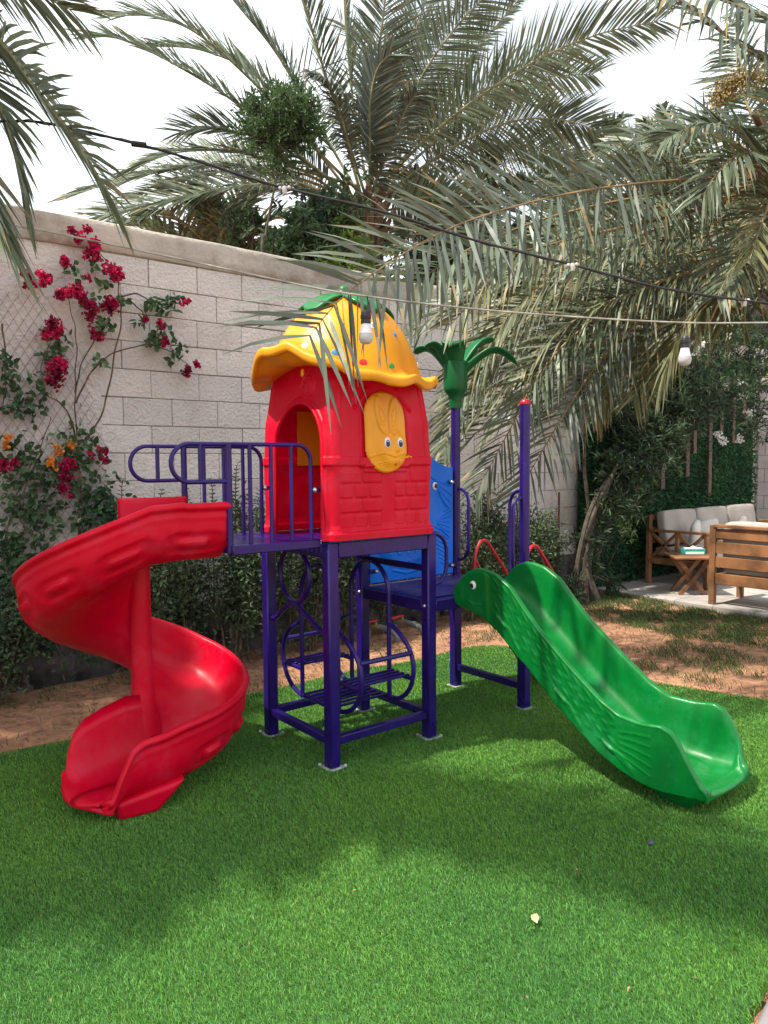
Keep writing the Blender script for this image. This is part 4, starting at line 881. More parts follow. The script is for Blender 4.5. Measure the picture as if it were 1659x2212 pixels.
cl = [(A_(u_, v_, y_), r_, n_) for u_, v_, y_, r_, n_ in ((1300, 1150, 1.86, .10, 420), (1318, 1090, 1.86, .13, 600), (1345, 1035, 1.86, .15, 800), (1385, 990, 1.85, .19, 1100), (1430, 960, 1.82, .18, 900), (1280, 1220, 1.86, .06, 160), (1240, 1290, 1.84, .06, 120), (1250, 760, 2.1, .22, 500), (1330, 780, 2.1, .26, 600), (1330, 700, 2.1, .25, 500), (1420, 760, 2.0, .27, 700), (1440, 690, 2.0, .27, 600), (1540, 680, 1.9, .3, 700), (1600, 700, 1.6, .3, 700), (1500, 830, 1.8, .26, 600), (1640, 780, 1.5, .25, 500))]
cl += [(A_(1370, 975), .20, 900), (A_(1415, 940, 1.8), .24, 1100), (A_(1460, 900, 1.7), .26, 900), (A_(1340, 1000), .16, 500), (A_(1330, 1060), .13, 380), (A_(1300, 1120), .10, 260), (A_(1270, 1180), .10, 260), (A_(1500, 870, 1.6), .26, 700), (A_(1560, 860, 1.5), .28, 700), (A_(1420, 850), .26, 600), (A_(1350, 880, 2.0), .24, 500), (A_(1290, 870, 2.0), .22, 500), (A_(1240, 900, 2.0), .14, 240), (A_(1230, 1270), .09, 160), (A_(1325, 1262, 1.9), .07, 160), (A_(1640, 920, 1.4), .22, 400), (A_(1620, 820, 1.4), .26, 600), (A_(1500, 790, 1.6), .26, 500), (A_(1560, 740, 1.5), .28, 500), (A_(1650, 720, 1.3), .3, 500), (A_(1380, 1110, 1.95), .06, 60), (A_(1390, 1070, 1.9), .08, 90)]
ft = [(A_(u, v, 1.45), .055, 60) for u, v in ((1500, 730), (1520, 745), (1567, 832), (1597, 826), (1600, 855), (1617, 893), (1632, 905), (1550, 940), (1562, 953), (1597, 948), (1655, 905), (1508, 760), (1645, 930))]
tree_from('oleander', 'leaning multi-stemmed oleander with white flowers in front of the hedge panel', 'tree', stems, cl, LOL, STG, .10, .16, .036, ft)
# pale low shoots beside the oleander
b_ = gmat('pale_young_leaf', (.22, .30, .10), (.12, .20, .05))
for (u, v, lab) in ((1375, 1040, 'pale green leafy twig growing out of the oleander trunk'), (1340, 1130, 'pale green sprig low on the oleander trunk'), (1355, 1150, 'small pale sprig in front of the hedge panel, left of the sofa')):
    p = A_(u, v, 1.8); t = thing('leafy_twig', tuple(p), lab, 'plant'); n_ = 46; L = rng.uniform(.06, .10, n_); q = MB(); q.tube([A_(u-40, v+70, 1.88), p+V(0, 0, .06)], [.006, .003], 5); q.build('stem', STG, t)
    leafmesh('foliage', leafset(p+rng.normal(size=(n_, 3))*.05, rdir(n_, .2), rdir(n_, 1), L, L*.2), b_, t)
# fan-leaved low plant at the trunk's foot
# ============================================================ PALMS
PLF = mat('palm_leaflet', (.150, .188, .115), .45, var=.2, vs=1.2, isl=.48, trans=.28, col2=(.095, .13, .08), spec=.6)
PLO = mat('olive_palm_leaflet', (.155, .16, .065), .45, var=.2, vs=1.5, isl=.45, trans=.28, col2=(.09, .115, .06), spec=.55)
PLB = mat('grey_palm_leaflet', (.13, .16, .12), .52, var=.18, vs=2, isl=.38, trans=.18, col2=(.085, .115, .09), spec=.6)
RAC = mat('palm_rachis', (.24, .23, .12), .5, var=.25, vs=6); RAO = mat('brown_rachis', (.27, .19, .09), .55, var=.25, vs=6)
BOO = mat('palm_boot', (.15, .085, .05), .9, var=.35, vs=8, bump=.01, bs=30); TRK = mat('palm_trunk_bark', (.14, .11, .085), .95, var=.35, vs=6, bump=.02, bs=18)
DRT = mat('dry_leaflet_tip', (.30, .23, .11), .7, var=.3, isl=.3, trans=.2)
def frond(pts, L=.5, n=60, w=.03, m=PLF, rm=RAC, par=None, petiole=.16, rr=.014, droop=.22, roll=0, vee=.5, name='frond', jit=.16, amax=62, amin=22, tipk=.55):
    c_ = spline(pts, 60); seg = np.r_[0, np.cumsum(np.linalg.norm(np.diff(c_, axis=0), axis=1))]; T = seg/seg[-1]
    P = lambda t: np.stack([np.interp(t, T, c_[:, i]) for i in range(3)], -1)
    t = np.linspace(petiole, 1, n)+rng.normal(0, .25/n, n); t = np.clip(t, petiole, 1); p0 = P(t); tg = nrm(P(np.minimum(t+.02, 1))-P(np.maximum(t-.02, 0)))
    up = V(0, 0, 1.)+0*tg; side = nrm(np.cross(tg, up)); nn = np.cross(side, tg)
    if roll: side, nn = side*math.cos(roll)+nn*math.sin(roll), nn*math.cos(roll)-side*math.sin(roll)
    VS = []; 
    for sg in (-1, 1):
        ang = np.radians(amax+(amin-amax)*((t-petiole)/(1-petiole))**1.1)+rng.normal(0, jit, n)*.6
        lf_ = vee+rng.normal(0, jit, n)
        d = nrm(tg*np.cos(ang)[:, None]+side*sg*(np.sin(ang)*np.cos(lf_))[:, None]+nn*(np.sin(ang)*np.sin(lf_))[:, None])
        q_ = (t-petiole)/(1-petiole); LL = L*np.interp(q_, [0, .15, .4, .7, .9, 1], [.45, .85, 1, .92+(tipk-.55)*.2, .72+(tipk-.55)*.6, tipk])*rng.uniform(.85, 1.08, n)
        wn = nrm(np.cross(d, nn+rng.normal(size=(n, 3))*.55)); dr = droop*rng.uniform(.4, 1.7, n)
        X = np.empty((n, 8, 3))
        for i, (s_, ww) in enumerate(((0, .45), (.3, 1.), (.68, .78), (1., .06))):
            cpt = p0+d*(LL*s_)[:, None]; cpt[:, 2] -= LL*dr*s_**2.2
            X[:, 2*i] = cpt-wn*w*.5*ww; X[:, 2*i+1] = cpt+wn*w*.5*ww
        VS.append(X)
    X = np.concatenate(VS); b = np.arange(len(X))[:, None]*8; f = np.concatenate([b+np.array([2*i, 2*i+1, 2*i+3, 2*i+2]) for i in range(3)]); dry = np.zeros(len(f), int); dry[2*len(X):] = np.where(rng.uniform(0, 1, len(X)) < .13, 2, 0); dry[len(X):2*len(X)] = np.where((dry[2*len(X):] > 0) & (rng.uniform(0, 1, len(X)) < .3), 2, 0)
    q = MB(); q.tube(c_, np.linspace(rr, rr*.18, len(c_)), 6, cap=False); nv = X.size//3
    vs = np.concatenate([X.reshape(-1, 3), np.array(q.v)]); f2 = np.array(q.f)+nv
    me_f = np.concatenate([f, f2]); o = mesh(name, vs, me_f, m, par, smooth=False, mats=[m, rm, DRT], mi=np.r_[dry, np.ones(len(f2))]); return o
def arcfrond(base, az, el, Lr, sag, **k):
    d = V(math.cos(az)*math.cos(el), math.sin(az)*math.cos(el), math.sin(el)); pts = []
    for t in (0, .22, .45, .68, .86, 1): pts.append(base+d*Lr*t+V(0, 0, -sag*Lr*t**2.3)+V(math.cos(az), math.sin(az), 0)*Lr*.05*t)
    return frond(pts, **k)
def in_view(p, mg=0): 
    D = (p-CAM)@FW
    if D < .2: return False
    u, v = pix(p); return -mg < u < 1659+mg and -mg < v < 2212
def trunk(base, top, r, par, boots=True, n=90, m=TRK):
    b = MB(); base = np.array(base, float); top = np.array(top, float)
    c_ = spline([base, (base*.6+top*.4)+V(.03, .02, 0), top], 30); b.tube(c_, r*(1+.04*np.sin(np.arange(len(c_))*1.7)), 16)
    H_ = top[2]-base[2]
    for k in range(n):
        z = k/n; a = k*2.4; p = np.array([np.interp(z, np.linspace(0, 1, len(c_)), c_[:, i]) for i in range(3)]); o_ = V(math.cos(a), math.sin(a), 0)
        ax = [V(-math.sin(a), math.cos(a), 0), nrm(o_+V(0, 0, .5)), nrm(V(0, 0, 1)-o_*.5)]; b.box(p+o_*r*.98, (r*.62, .035, .11), ax=ax, bev=.008)
    b.build('trunk', m, par)
    if boots:
        b = MB()
        for k in range(46):
            a = k*2.4; h_ = -.15+.5*k/46; p = top+V(0, 0, h_)+V(math.cos(a), math.sin(a), 0)*r*(.95-.5*max(0, h_)); o_ = V(math.cos(a), math.sin(a), .0); d = nrm(o_*.6+V(0, 0, 1)); ln = random.uniform(.16, .34)
            sd_ = V(-math.sin(a), math.cos(a), 0); b.box(p+d*ln/2, (r*random.uniform(.25, .5), .03, ln), ax=[sd_, np.cross(d, sd_), d], bev=.006)
        b.build('leaf_bases', BOO, par)
# --- P1: the large date palm behind the wall
c1 = at(790, 445, 8.5); P1 = thing('date_palm', (c1[0], c1[1], 0), 'large date palm rising behind the block wall, its crown filling the top centre', 'palm tree')
trunk((c1[0]+.1, c1[1]+.1, 0), c1-V(0, 0, .35), .20, P1)
D8 = 8.5
def F1(pl, **k):
    pts = [c1+V(0, 0, random.uniform(-.2, .1))+rng.normal(size=3)*.05]+[at(u, v, d) for u, v, d in pl]
    kw = dict(L=.55, n=124, w=.020, roll=random.uniform(.45, 1.0), par=P1, rr=.020, petiole=.27, droop=.10, vee=.3, amax=66, amin=34, jit=.10); kw.update(k); return frond(pts, **kw)
F1([(690, 330, 8.1), (560, 190, 7.6), (430, 75, 7.2), (330, 35, 7.0), (255, 35, 6.9)])
F1([(680, 320, 8.5), (560, 170, 8.2), (440, 110, 8.0), (330, 100, 7.9)])
F1([(660, 370, 8.4), (520, 330, 8.4), (380, 330, 8.5), (280, 370, 8.6)])
F1([(660, 390, 8.5), (530, 370, 8.6), (400, 385, 8.8), (270, 430, 9.0)])
F1([(880, 330, 8.3), (1010, 210, 8.2), (1150, 170, 8.2), (1280, 160, 8.3)])
F1([(640, 330, 8.3), (500, 215, 8.0), (370, 135, 7.7), (260, 85, 7.5), (190, 80, 7.4)])
F1([(700, 290, 8.6), (600, 120, 8.4), (520, 20, 8.2), (450, -60, 8.1)])
F1([(740, 280, 8.2), (690, 120, 7.8), (650, -20, 7.5), (600, -130, 7.3)])
F1([(770, 270, 8.7), (750, 100, 8.6), (740, -60, 8.5), (735, -160, 8.5)])
F1([(800, 270, 8.2), (820, 100, 7.8), (840, -60, 7.6), (860, -150, 7.5)])
F1([(830, 280, 8.6), (880, 120, 8.5), (930, -30, 8.4), (960, -120, 8.3)])
F1([(850, 300, 8.3), (920, 150, 8.0), (1010, 30, 7.8), (1090, -40, 7.7)])
F1([(870, 320, 8.6), (970, 180, 8.6), (1060, 70, 8.6), (1120, 0, 8.6)], L=.5)
F1([(880, 340, 8.2), (1000, 235, 7.8), (1150, 135, 7.5), (1290, 75, 7.3), (1425, 45, 7.2)])
F1([(890, 350, 8.6), (1000, 260, 8.8), (1100, 190, 9.0), (1200, 130, 9.2), (1250, 100, 9.3)], L=.5)
F1([(900, 370, 8.4), (1010, 300, 8.2), (1120, 260, 8.1), (1230, 262, 8.0), (1320, 300, 8.0)])
F1([(890, 390, 8.7), (990, 340, 8.8), (1090, 315, 9.0), (1200, 330, 9.1), (1270, 375, 9.2)])
F1([(660, 350, 8.4), (560, 300, 8.2), (460, 275, 8.0), (390, 285, 7.9)])
F1([(680, 385, 8.6), (580, 365, 8.8), (460, 355, 8.9), (330, 375, 9.0), (250, 400, 9.0)])
F1([(660, 400, 8.1), (540, 400, 7.8), (420, 420, 7.6), (310, 445, 7.5), (215, 468, 7.4)], L=.66)
F1([(690, 410, 8.8), (600, 400, 9.0), (540, 420, 9.2), (505, 480, 9.3)], L=.5)
F1([(620, 380, 9.0), (440, 360, 9.4), (260, 390, 9.8), (140, 430, 10)])
F1([(880, 430, 8.4), (950, 430, 8.3), (1010, 455, 8.2), (1050, 500, 8.2)], L=.5)
F1([(870, 450, 8.8), (930, 480, 9.0), (970, 540, 9.2)], L=.5)
F1([(700, 460, 8.8), (640, 490, 9.0), (600, 540, 9.2)], L=.5)
F1([(760, 330, 8.0), (735, 240, 7.7), (710, 185, 7.5), (675, 160, 7.4)], L=.42, m=PLB, droop=.6)
F1([(800, 320, 7.9), (800, 220, 7.6), (815, 150, 7.4), (840, 120, 7.3)], L=.45, m=PLB)
F1([(830, 350, 8.0), (870, 250, 7.7), (900, 200, 7.5)], L=.4, m=PLB, droop=.5)
for k in range(3): F1([(790+random.uniform(-60, 60), 320+random.uniform(-20, 40), 8.9+random.uniform(-.3, .3)), (790+random.uniform(-190, 190), 130+random.uniform(-60, 120), 9.3), (790+random.uniform(-330, 330), -20+random.uniform(-80, 130), 9.7)], L=.55, n=64)
# --- P2: the right-hand palm close to the patio
c2 = at(1705, 400, 4.9); P2 = thing('date_palm', (c2[0], c2[1], 0), 'near date palm at the right edge whose low fronds sweep across the playhouse roof', 'palm tree')
trunk((c2[0]+.42, c2[1]-.34, 0), c2-V(0, 0, .12), .15, P2, n=70)
def F2(pl, **k):
    pts = [c2+rng.normal(size=3)*.04]+[at(u, v, d) for u, v, d in pl]; kw = dict(L=.36, n=74, w=.019, roll=random.uniform(.4, 1.2), par=P2, rr=.013, petiole=.18, droop=.22, m=PLF, rm=RAO, vee=.35, amax=66, amin=34); kw.update(k); return frond(pts, **kw)
F2([(1580, 385, 4.6), (1436, 391, 4.25), (1245, 415, 3.9), (1050, 464, 3.6), (919, 520, 3.35), (756, 628, 3.15), (668, 726, 3.08)], L=.40, n=100, w=.020, m=PLB, droop=.12, rr=.009, amax=64, amin=50, vee=.05, roll=1.2, tipk=1.0, jit=.2)
F2([(1560, 410, 4.8), (1420, 420, 4.4), (1240, 455, 4.1), (1100, 500, 3.85), (990, 550, 3.7), (900, 610, 3.6)], L=.38, n=90, w=.020, m=PLF, droop=.2, amax=64, amin=44, roll=1.0, tipk=.9)
F2([(1560, 470, 5.0), (1400, 500, 5.1), (1250, 570, 5.2), (1120, 660, 5.3), (1030, 780, 5.4)], L=.38, n=84, m=PLO, roll=1.0, tipk=.8)
F2([(1580, 520, 5.2), (1440, 560, 5.3), (1320, 640, 5.3), (1220, 740, 5.3), (1150, 870, 5.3)], L=.4, n=84, m=PLF, roll=.8)
F2([(1560, 500, 5.0), (1420, 520, 5.1), (1280, 560, 5.2), (1137, 584, 5.3), (985, 650, 5.4), (890, 725, 5.5)], n=70, m=PLF)
F2([(1540, 430, 5.0), (1380, 455, 4.9), (1220, 510, 4.8), (1080, 590, 4.75), (975, 700, 4.7)], m=PLO)
F2([(1560, 560, 5.0), (1400, 620, 5.05), (1270, 700, 5.1), (1170, 800, 5.1), (1100, 930, 5.1), (1030, 1060, 5.15)], n=76, m=PLF, L=.4)
F2([(1560, 600, 5.1), (1430, 660, 5.15), (1320, 750, 5.2), (1240, 860, 5.2), (1165, 985, 5.2), (1110, 1080, 5.2)], n=76, m=PLB, L=.4)
F2([(1580, 640, 5.2), (1480, 680, 5.3), (1390, 740, 5.3), (1330, 810, 5.35), (1290, 890, 5.4)], m=PLO)
F2([(1600, 660, 5.0), (1500, 700, 5.1), (1420, 770, 5.2), (1370, 860, 5.2)], m=PLO, L=.34)
F2([(1560, 480, 5.3), (1380, 540, 5.4), (1230, 620, 5.5), (1110, 720, 5.5), (1020, 850, 5.5)], m=PLO, L=.42)
F2([(1520, 520, 5.5), (1330, 590, 5.7), (1180, 660, 5.8), (1060, 760, 5.8), (990, 880, 5.8), (960, 960, 5.8)], m=PLF, L=.44)
F2([(1620, 330, 5.0), (1540, 292, 5.1), (1430, 285, 5.3), (1320, 320, 5.5)], L=.34, m=PLF)
F2([(1600, 380, 5.2), (1480, 390, 5.4), (1340, 430, 5.6), (1210, 500, 5.8), (1110, 590, 5.9)], L=.4, m=PLF)
F2([(1640, 280, 4.9), (1600, 180, 5.0), (1590, 80, 5.1), (1600, -20, 5.2)], L=.34)
F2([(1690, 280, 4.9), (1690, 150, 4.9), (1720, 20, 4.9)], L=.34)
F2([(1600, 560, 5.0), (1480, 590, 5.1), (1340, 640, 5.1), (1200, 720, 5.2), (1110, 820, 5.2)], L=.36, m=PLO, droop=.5)
F2([(1620, 600, 4.8), (1540, 640, 4.9), (1470, 720, 4.9), (1430, 820, 4.95)], L=.34, m=PLO, droop=.5)
F2([(1500, 455, 4.6), (1350, 490, 4.4), (1200, 525, 4.2), (1080, 560, 4.1), (985, 610, 4.05)], L=.36, m=PLF)
F2([(1590, 350, 4.7), (1450, 350, 4.6), (1330, 385, 4.5), (1200, 440, 4.45)], L=.34, m=PLO, vee=.8)
F2([(1655, 430, 4.6), (1605, 530, 4.4), (1550, 640, 4.3)], L=.34, m=PLF, n=60)
F2([(1650, 330, 4.6), (1590, 280, 4.4), (1510, 270, 4.3), (1440, 300, 4.25)], L=.34, m=PLF)
F2([(1670, 360, 4.4), (1630, 330, 4.2), (1570, 350, 4.1), (1520, 420, 4.1)], L=.34, m=PLF)
F2([(1670, 420, 4.3), (1650, 470, 4.1), (1620, 560, 4.0)], L=.3, m=PLO, n=54)
F2([(1700, 560, 4.6), (1720, 700, 4.6), (1730, 850, 4.7)], L=.3, m=PLO)
for k in range(9):      # behind, filling
    s_ = random.uniform(0, 1); F2([(1540, 430+200*s_, 5.8), (1380, 470+230*s_, 6.2), (1220, 520+260*s_, 6.5), (1090, 590+290*s_, 6.7), (1000-60*s_, 690+330*s_, 6.9)], L=.46, n=56, m=random.choice([PLF, PLO]), w=.026)
# upper crown of the same palm, some of it over the frame's top right
F2([(1850, 250, 4.1), (1730, 180, 3.7), (1590, 92, 3.4), (1480, 8, 3.2), (1385, -45, 3.1)], L=.32, w=.02, m=PLF, droop=.5, vee=.2)
F2([(1800, 150, 4.0), (1690, 60, 3.6), (1560, 0, 3.4), (1430, -40, 3.3)], L=.34, w=.022, m=PLF, droop=.55, vee=.2)
for k in range(16):
    az = random.uniform(0, 2*pi); el = random.uniform(.35, 1.2); d = V(math.cos(az), math.sin(az), 0)
    mid = c2+d*.9+V(0, 0, 1.0*math.sin(el)); tip = c2+d*1.7
    if in_view(mid, 60) or in_view(tip, 60) or in_view(tip+V(0, 0, .5), 60): continue
    arcfrond(c2, az, el, 1.9, .35, L=.34, n=50, w=.022, m=PLF, rm=RAC, par=P2)
# flower stalk
pts = spline([at(1720, 130, 4.2), at(1640, 160, 4.1), at(1580, 175, 4.1), at(1553, 205, 4.1)], 24); b = MB(); n_ = 1500
for _ in range(70):
    i = random.randint(0, len(pts)-1); e_ = pts[i]+V(*(rng.normal(size=3)*.035))-V(0, 0, .04); b.tube([pts[i], e_], .002, 4, cap=False)
b.tube(pts, .012, 6); fo = b.build('flower_stalk', RAO, P2)
i = rng.integers(4, len(pts), n_); C = pts[i]+rng.normal(size=(n_, 3))*np.array([.035, .035, .03])-V(0, 0, .015); leafmesh('buds', leafset(C, rdir(n_), rdir(n_), np.full(n_, .014), np.full(n_, .011)), mat('ochre_bud', (.30, .22, .06), .7, isl=.4), fo, keep=False)
# --- P3: palm off the left edge, fronds hanging in at the top left
c3 = V(-2.75, 1.25, 3.9); P3 = thing('date_palm', (c3[0], c3[1], 0), 'date palm standing left of the frame, its close fronds hanging into the top left corner', 'palm tree')
trunk((c3[0]-.1, c3[1]+.1, 0), c3-V(0, 0, .1), .16, P3, n=60)
def F3(pl, **k):
    pts = [c3]+[at(u, v, d) for u, v, d in pl]; kw = dict(L=.36, n=96, w=.016, roll=random.uniform(.5, 1.0), par=P3, rr=.010, petiole=.3, droop=.12, m=PLF, vee=.2, jit=.1); kw.update(k); return frond(pts, **kw)
F3([(-330, -120, 2.9), (-120, -20, 2.7), (0, 88, 2.55), (65, 175, 2.5), (125, 252, 2.45), (180, 325, 2.42), (228, 410, 2.4)], L=.38, n=112, amax=58, amin=34, m=PLF, w=.015)
F3([(-420, 40, 2.7), (-250, 130, 2.5), (-120, 260, 2.4), (-50, 380, 2.35), (0, 500, 2.3)], L=.46, amax=50, w=.017)
F3([(-300, -250, 2.9), (-130, -130, 2.7), (0, -60, 2.6), (80, -15, 2.6), (150, 20, 2.6)], L=.32, w=.015)
F3([(-350, -20, 2.9), (-180, 40, 2.75), (-80, 120, 2.7), (-10, 210, 2.7), (30, 320, 2.7), (50, 430, 2.7)], L=.34, m=PLF, amax=50)
nf = 0
for k in range(130):
    az = k*2.4; el = random.uniform(.1, 1.1); d = V(math.cos(az), math.sin(az), 0)
    if any(in_view(c3+d*r_+V(0, 0, h_), 250) for r_ in (.8, 1.4, 2.2) for h_ in (-.4, .2, .9)): continue
    arcfrond(c3, az, el, random.uniform(2.0, 2.5)*(.55 if -150 < math.degrees((az+pi) % (2*pi)-pi) < -15 else 1), .42, L=.44, n=70, w=.028, m=PLF, par=P3); nf += 1
    if nf > 44: break
for az_, el_, L_ in ((-62, .15, 2.7), (-57, .3, 2.5), (-69, .35, 2.7), (-65, .12, 2.6), (-64, .28, 3.05), (-70, .2, 3.0), (-67, .35, 3.2)):  # unseen extra fronds above the frame, added to shade the near turf
    arcfrond(c3, math.radians(az_), el_, L_, .12, L=.44, n=76, w=.03, m=PLF, par=P3)
# --- distant palms behind the wall
def farpalm(u, v, D, n, L, label, m=PLF, seed=1):
    c_ = at(u, v, D); t = thing('date_palm', (c_[0], c_[1], 0), label, 'palm tree', 'distant palms beyond the wall'); trunk((c_[0], c_[1], 0), c_, .2, t, n=40)
    for k in range(n): arcfrond(c_, k*2.4+seed, random.uniform(-.1, 1.25), L*random.uniform(.8, 1.1), .4, L=.5, n=46, w=.045, m=m, par=t, rr=.02)
farpalm(1455, 470, 14.5, 26, 3.0, 'distant palm beyond the wall left of the right-hand trunk')
farpalm(1230, 470, 13, 24, 2.8, 'distant palm right of the large centre palm, low behind the wall', seed=2)
farpalm(1640, 520, 12, 24, 2.6, 'distant palm behind the near palm at the right edge', PLO, seed=3)
farpalm(470, 560, 10.5, 22, 1.9, 'low palm whose spiky fronds just clear the wall cap at centre left', seed=4)
farpalm(990, 560, 10.5, 24, 2.3, 'low palm behind the wall just right of the big palm trunk', seed=5)
# --- leafy trees behind the wall
def T_(u, v, D): return at(u, v, D)
cl = [(T_(612+random.gauss(0, 42), 268+random.gauss(0, 32), 6.9+random.gauss(0, .12)), .15, 330) for _ in range(24)]
tree_from('small_tree', 'thin-trunked little tree with a round leafy crown in front of the big palm', 'tree', [[T_(566, 720, 6.9)*V(1, 1, 0), T_(566, 600, 6.9), T_(575, 500, 6.9), T_(598, 380, 6.9), T_(612, 300, 6.9)]], cl, gmat('tree_leaf', (.085, .15, .045), (.04, .085, .035)), STG, .055, .34, .018)
LBT = gmat('neem_leaf', (.08, .14, .055), (.035, .075, .04))
cl = [(T_(random.uniform(600, 745), random.uniform(450, 590), 7.6+random.gauss(0, .3)), .22, 330) for _ in range(18)]
tree_from('bushy_tree', 'bushy dark green tree over the wall cap left of the palm trunk', 'tree', [[T_(680, 700, 7.6)*V(1, 1, 0), T_(680, 600, 7.6), T_(670, 500, 7.6)]], cl, LBT, STG, .08, .4, .04)
cl = [(T_(random.uniform(690, 790), random.uniform(520, 600), 7.3+random.gauss(0, .2)), .14, 120) for _ in range(9)]
tree_from('bushy_tree', 'sunny yellow-green bush behind the wall below the palm crown', 'tree', [[T_(730, 700, 7.3)*V(1, 1, 0), T_(730, 600, 7.3), T_(735, 540, 7.3)]], cl, LBR, STG, .07, .4, .03)
cl = [(T_(random.uniform(500, 600), random.uniform(480, 545), 7.9+random.gauss(0, .2)), .15, 160) for _ in range(8)]
tree_from('bushy_tree', 'low dark bush peeping over the wall cap left of the thin trunk', 'tree', [[T_(545, 650, 7.9)*V(1, 1, 0), T_(545, 520, 7.9)]], cl, LBT, STG, .07, .4, .03)
for i, (u0, u1, v0, v1, D, lab, mm) in enumerate(((880, 1120, 560, 700, 9.5, 'dense green tree behind the wall right of the playhouse roof', LBT), (1080, 1330, 530, 700, 10.5, 'dense green tree behind the wall above the tall purple posts', LBT), (1300, 1520, 540, 730, 11.5, 'olive tree canopy behind the wall above the oleander', LBR), (1480, 1700, 560, 790, 12.5, 'sunlit yellow-green tree behind the wall at the right edge', LBR))):
    cl = [(T_(random.uniform(u0, u1), random.uniform(v0, v1), D+random.gauss(0, .5)), .38, 330) for _ in range(22)]
    um = (u0+u1)/2; tree_from('bushy_tree', lab, 'tree', [[T_(um, 800, D)*V(1, 1, 0), T_(um, 760, D), T_(um, v0+40, D)]], cl, mm, STG, .12, .4, .06)

# ============================================================ CABLES AND BULBS
CBK = mat('black_cable', (.014, .014, .016), .5, var=.1); CGY = mat('grey_cable', (.36, .35, .31), .7, var=.2, vs=14); SOC = mat('white_socket', (.42, .42, .41), .5)
bk = [(-60, 258, 2.7), (0, 262, 2.7), (100, 266, 2.7), (300, 312, 2.72), (440, 352, 2.73), (600, 402, 2.75), (830, 458, 2.8), (1030, 520, 2.86), (1237, 572, 2.93), (1440, 624, 3.0), (1659, 655, 3.1), (1800, 668, 3.2)]
pts = spline([at(*p) for p in bk], 120); b = MB(); b.tube(pts, .0048, 8); tw = pts+np.stack([0*pts[:, 0], .003*np.sin(np.arange(len(pts))*1.1), .0055*np.cos(np.arange(len(pts))*1.1)], -1); b.tube(tw, .0026, 6)
ck = thing('cable', tuple(pts[0]), 'thick black cable sagging across the picture from upper left, with empty white sockets', 'cable'); b.build('wire', CBK, ck)
for (u, v, D) in ((615, 407, 2.75), (1237, 573, 2.92), (1608, 650, 3.08)):
    p = at(u, v, D); b = MB(); b.lathe([(.001, .008), (.008, .007), (.010, 0), (.009, -.012), (.007, -.022), (.001, -.022)], p, 12); b.ball(p+V(.013, -.01, .003), .0075, 8, 6); b.ball(p-V(.013, -.01, .0), .0075, 8, 6); b.build('socket', SOC, ck)
p = at(300, 312, 2.72); b = MB(); b.tube([p-V(.02, -.015, -.003), p+V(.02, -.015, -.003)], .011, 8); b.build('joint', CBK, ck)
gy_ = [(-60, 472, 2.9), (0, 482, 2.9), (100, 500, 2.9), (200, 520, 2.9), (400, 562, 2.88), (590, 603, 2.85), (750, 634, 2.83), (1000, 665, 2.95), (1250, 685, 3.1), (1480, 697, 3.25), (1659, 697, 3.35), (1800, 696, 3.4)]
pts = spline([at(*p) for p in gy_], 120); b = MB(); b.tube(pts, .0036, 8); o = b.build('cable', CGY); tag(o, 'thin pale grey cable crossing the picture below the black one, carrying the two bulbs', 'cable')
for u, v, D, lab in ((790, 673, 2.83, 'white light bulb in black socket hanging in front of the playhouse roof'), (1480, 728, 3.22, 'white light bulb in black socket hanging before the oleander at the right')):
    p = at(u, v, D); t = thing('light_bulb', tuple(p), lab, 'light bulb', 'bulbs hanging from the grey cable')
    b = MB(); c0 = at(u+3, v-(33 if u < 1000 else 30), D); b.tube(spline([c0, (c0+p)/2+V(.008, 0, 0), p], 8), .0028, 6); b.build('cord', CBK, t)
    b = MB(); b.lathe([(.001, .004), (.012, .003), (.0165, -.003), (.0175, -.012), (.0205, -.014), (.0205, -.026), (.0185, -.028), (.0195, -.045), (.001, -.045)], p, 20); b.build('socket', BLK, t)
    b = MB(); b.lathe([(.015, -.045), (.0175, -.047), (.020, -.060), (.0235, -.076), (.0262, -.083)], p, 24); b.build('bulb_base', mat('bulb_housing', (.62, .62, .63), .35, var=.02), t)
    b = MB(); b.lathe([(.0262, -.084), (.0275, -.094), (.0265, -.104), (.022, -.115), (.014, -.121), (.001, -.123)], p, 24); b.build('bulb_globe', mat('bulb_globe', (.62, .63, .66), .25, var=.02, trans=.3), t)

# ============================================================ PATIO FURNITURE
WD = mat('teak', (.28, .125, .052), .6, var=.25, vs=5, bump=.001, bs=50, dirt=((.20, .10, .05), 4, .55, .8)); CU = mat('beige_cushion', (.40, .365, .33), .95, var=.06, vs=4, bump=.002, bs=70); WP = mat('white_pillow', (.62, .60, .56), .95, var=.05, bump=.002, bs=60)
def cushion(name, c, d, m, par, ax=None, keep=True, r=.03):
    n_ = 9; vs = []; fs = []; idx = {}
    q = MB(); q.box(c, d, ax=ax, bev=r); o = q.build(name, m, par, keep=keep)
    s_ = o.modifiers.new('s', 'SUBSURF'); s_.levels = 2; s_.render_levels = 2; return o
def stick(q, a, b_, w, h): a = np.array(a, float); b_ = np.array(b_, float); d = b_-a; L = np.linalg.norm(d); t = d/L; s_ = nrm(np.cross(t, (0, 0, 1.)) if abs(t[2]) < .9 else np.cross(t, (0, 1., 0))); q.box((a+b_)/2, (L, w, h), ax=[t, s_, np.cross(s_, t)], bev=.004)
SA = thing('garden_sofa', (7.2, 1.7, 0), 'long teak sofa with beige cushions standing along the green hedge panel', 'sofa')
xa, xb, yb_, yf_ = 6.12, 8.55, 2.09, 1.36; GZ0 = .035
def part(name, parts, par, m=WD):
    q = MB()
    for p_ in parts: stick(q, *p_)
    return q.build(name, m, par)
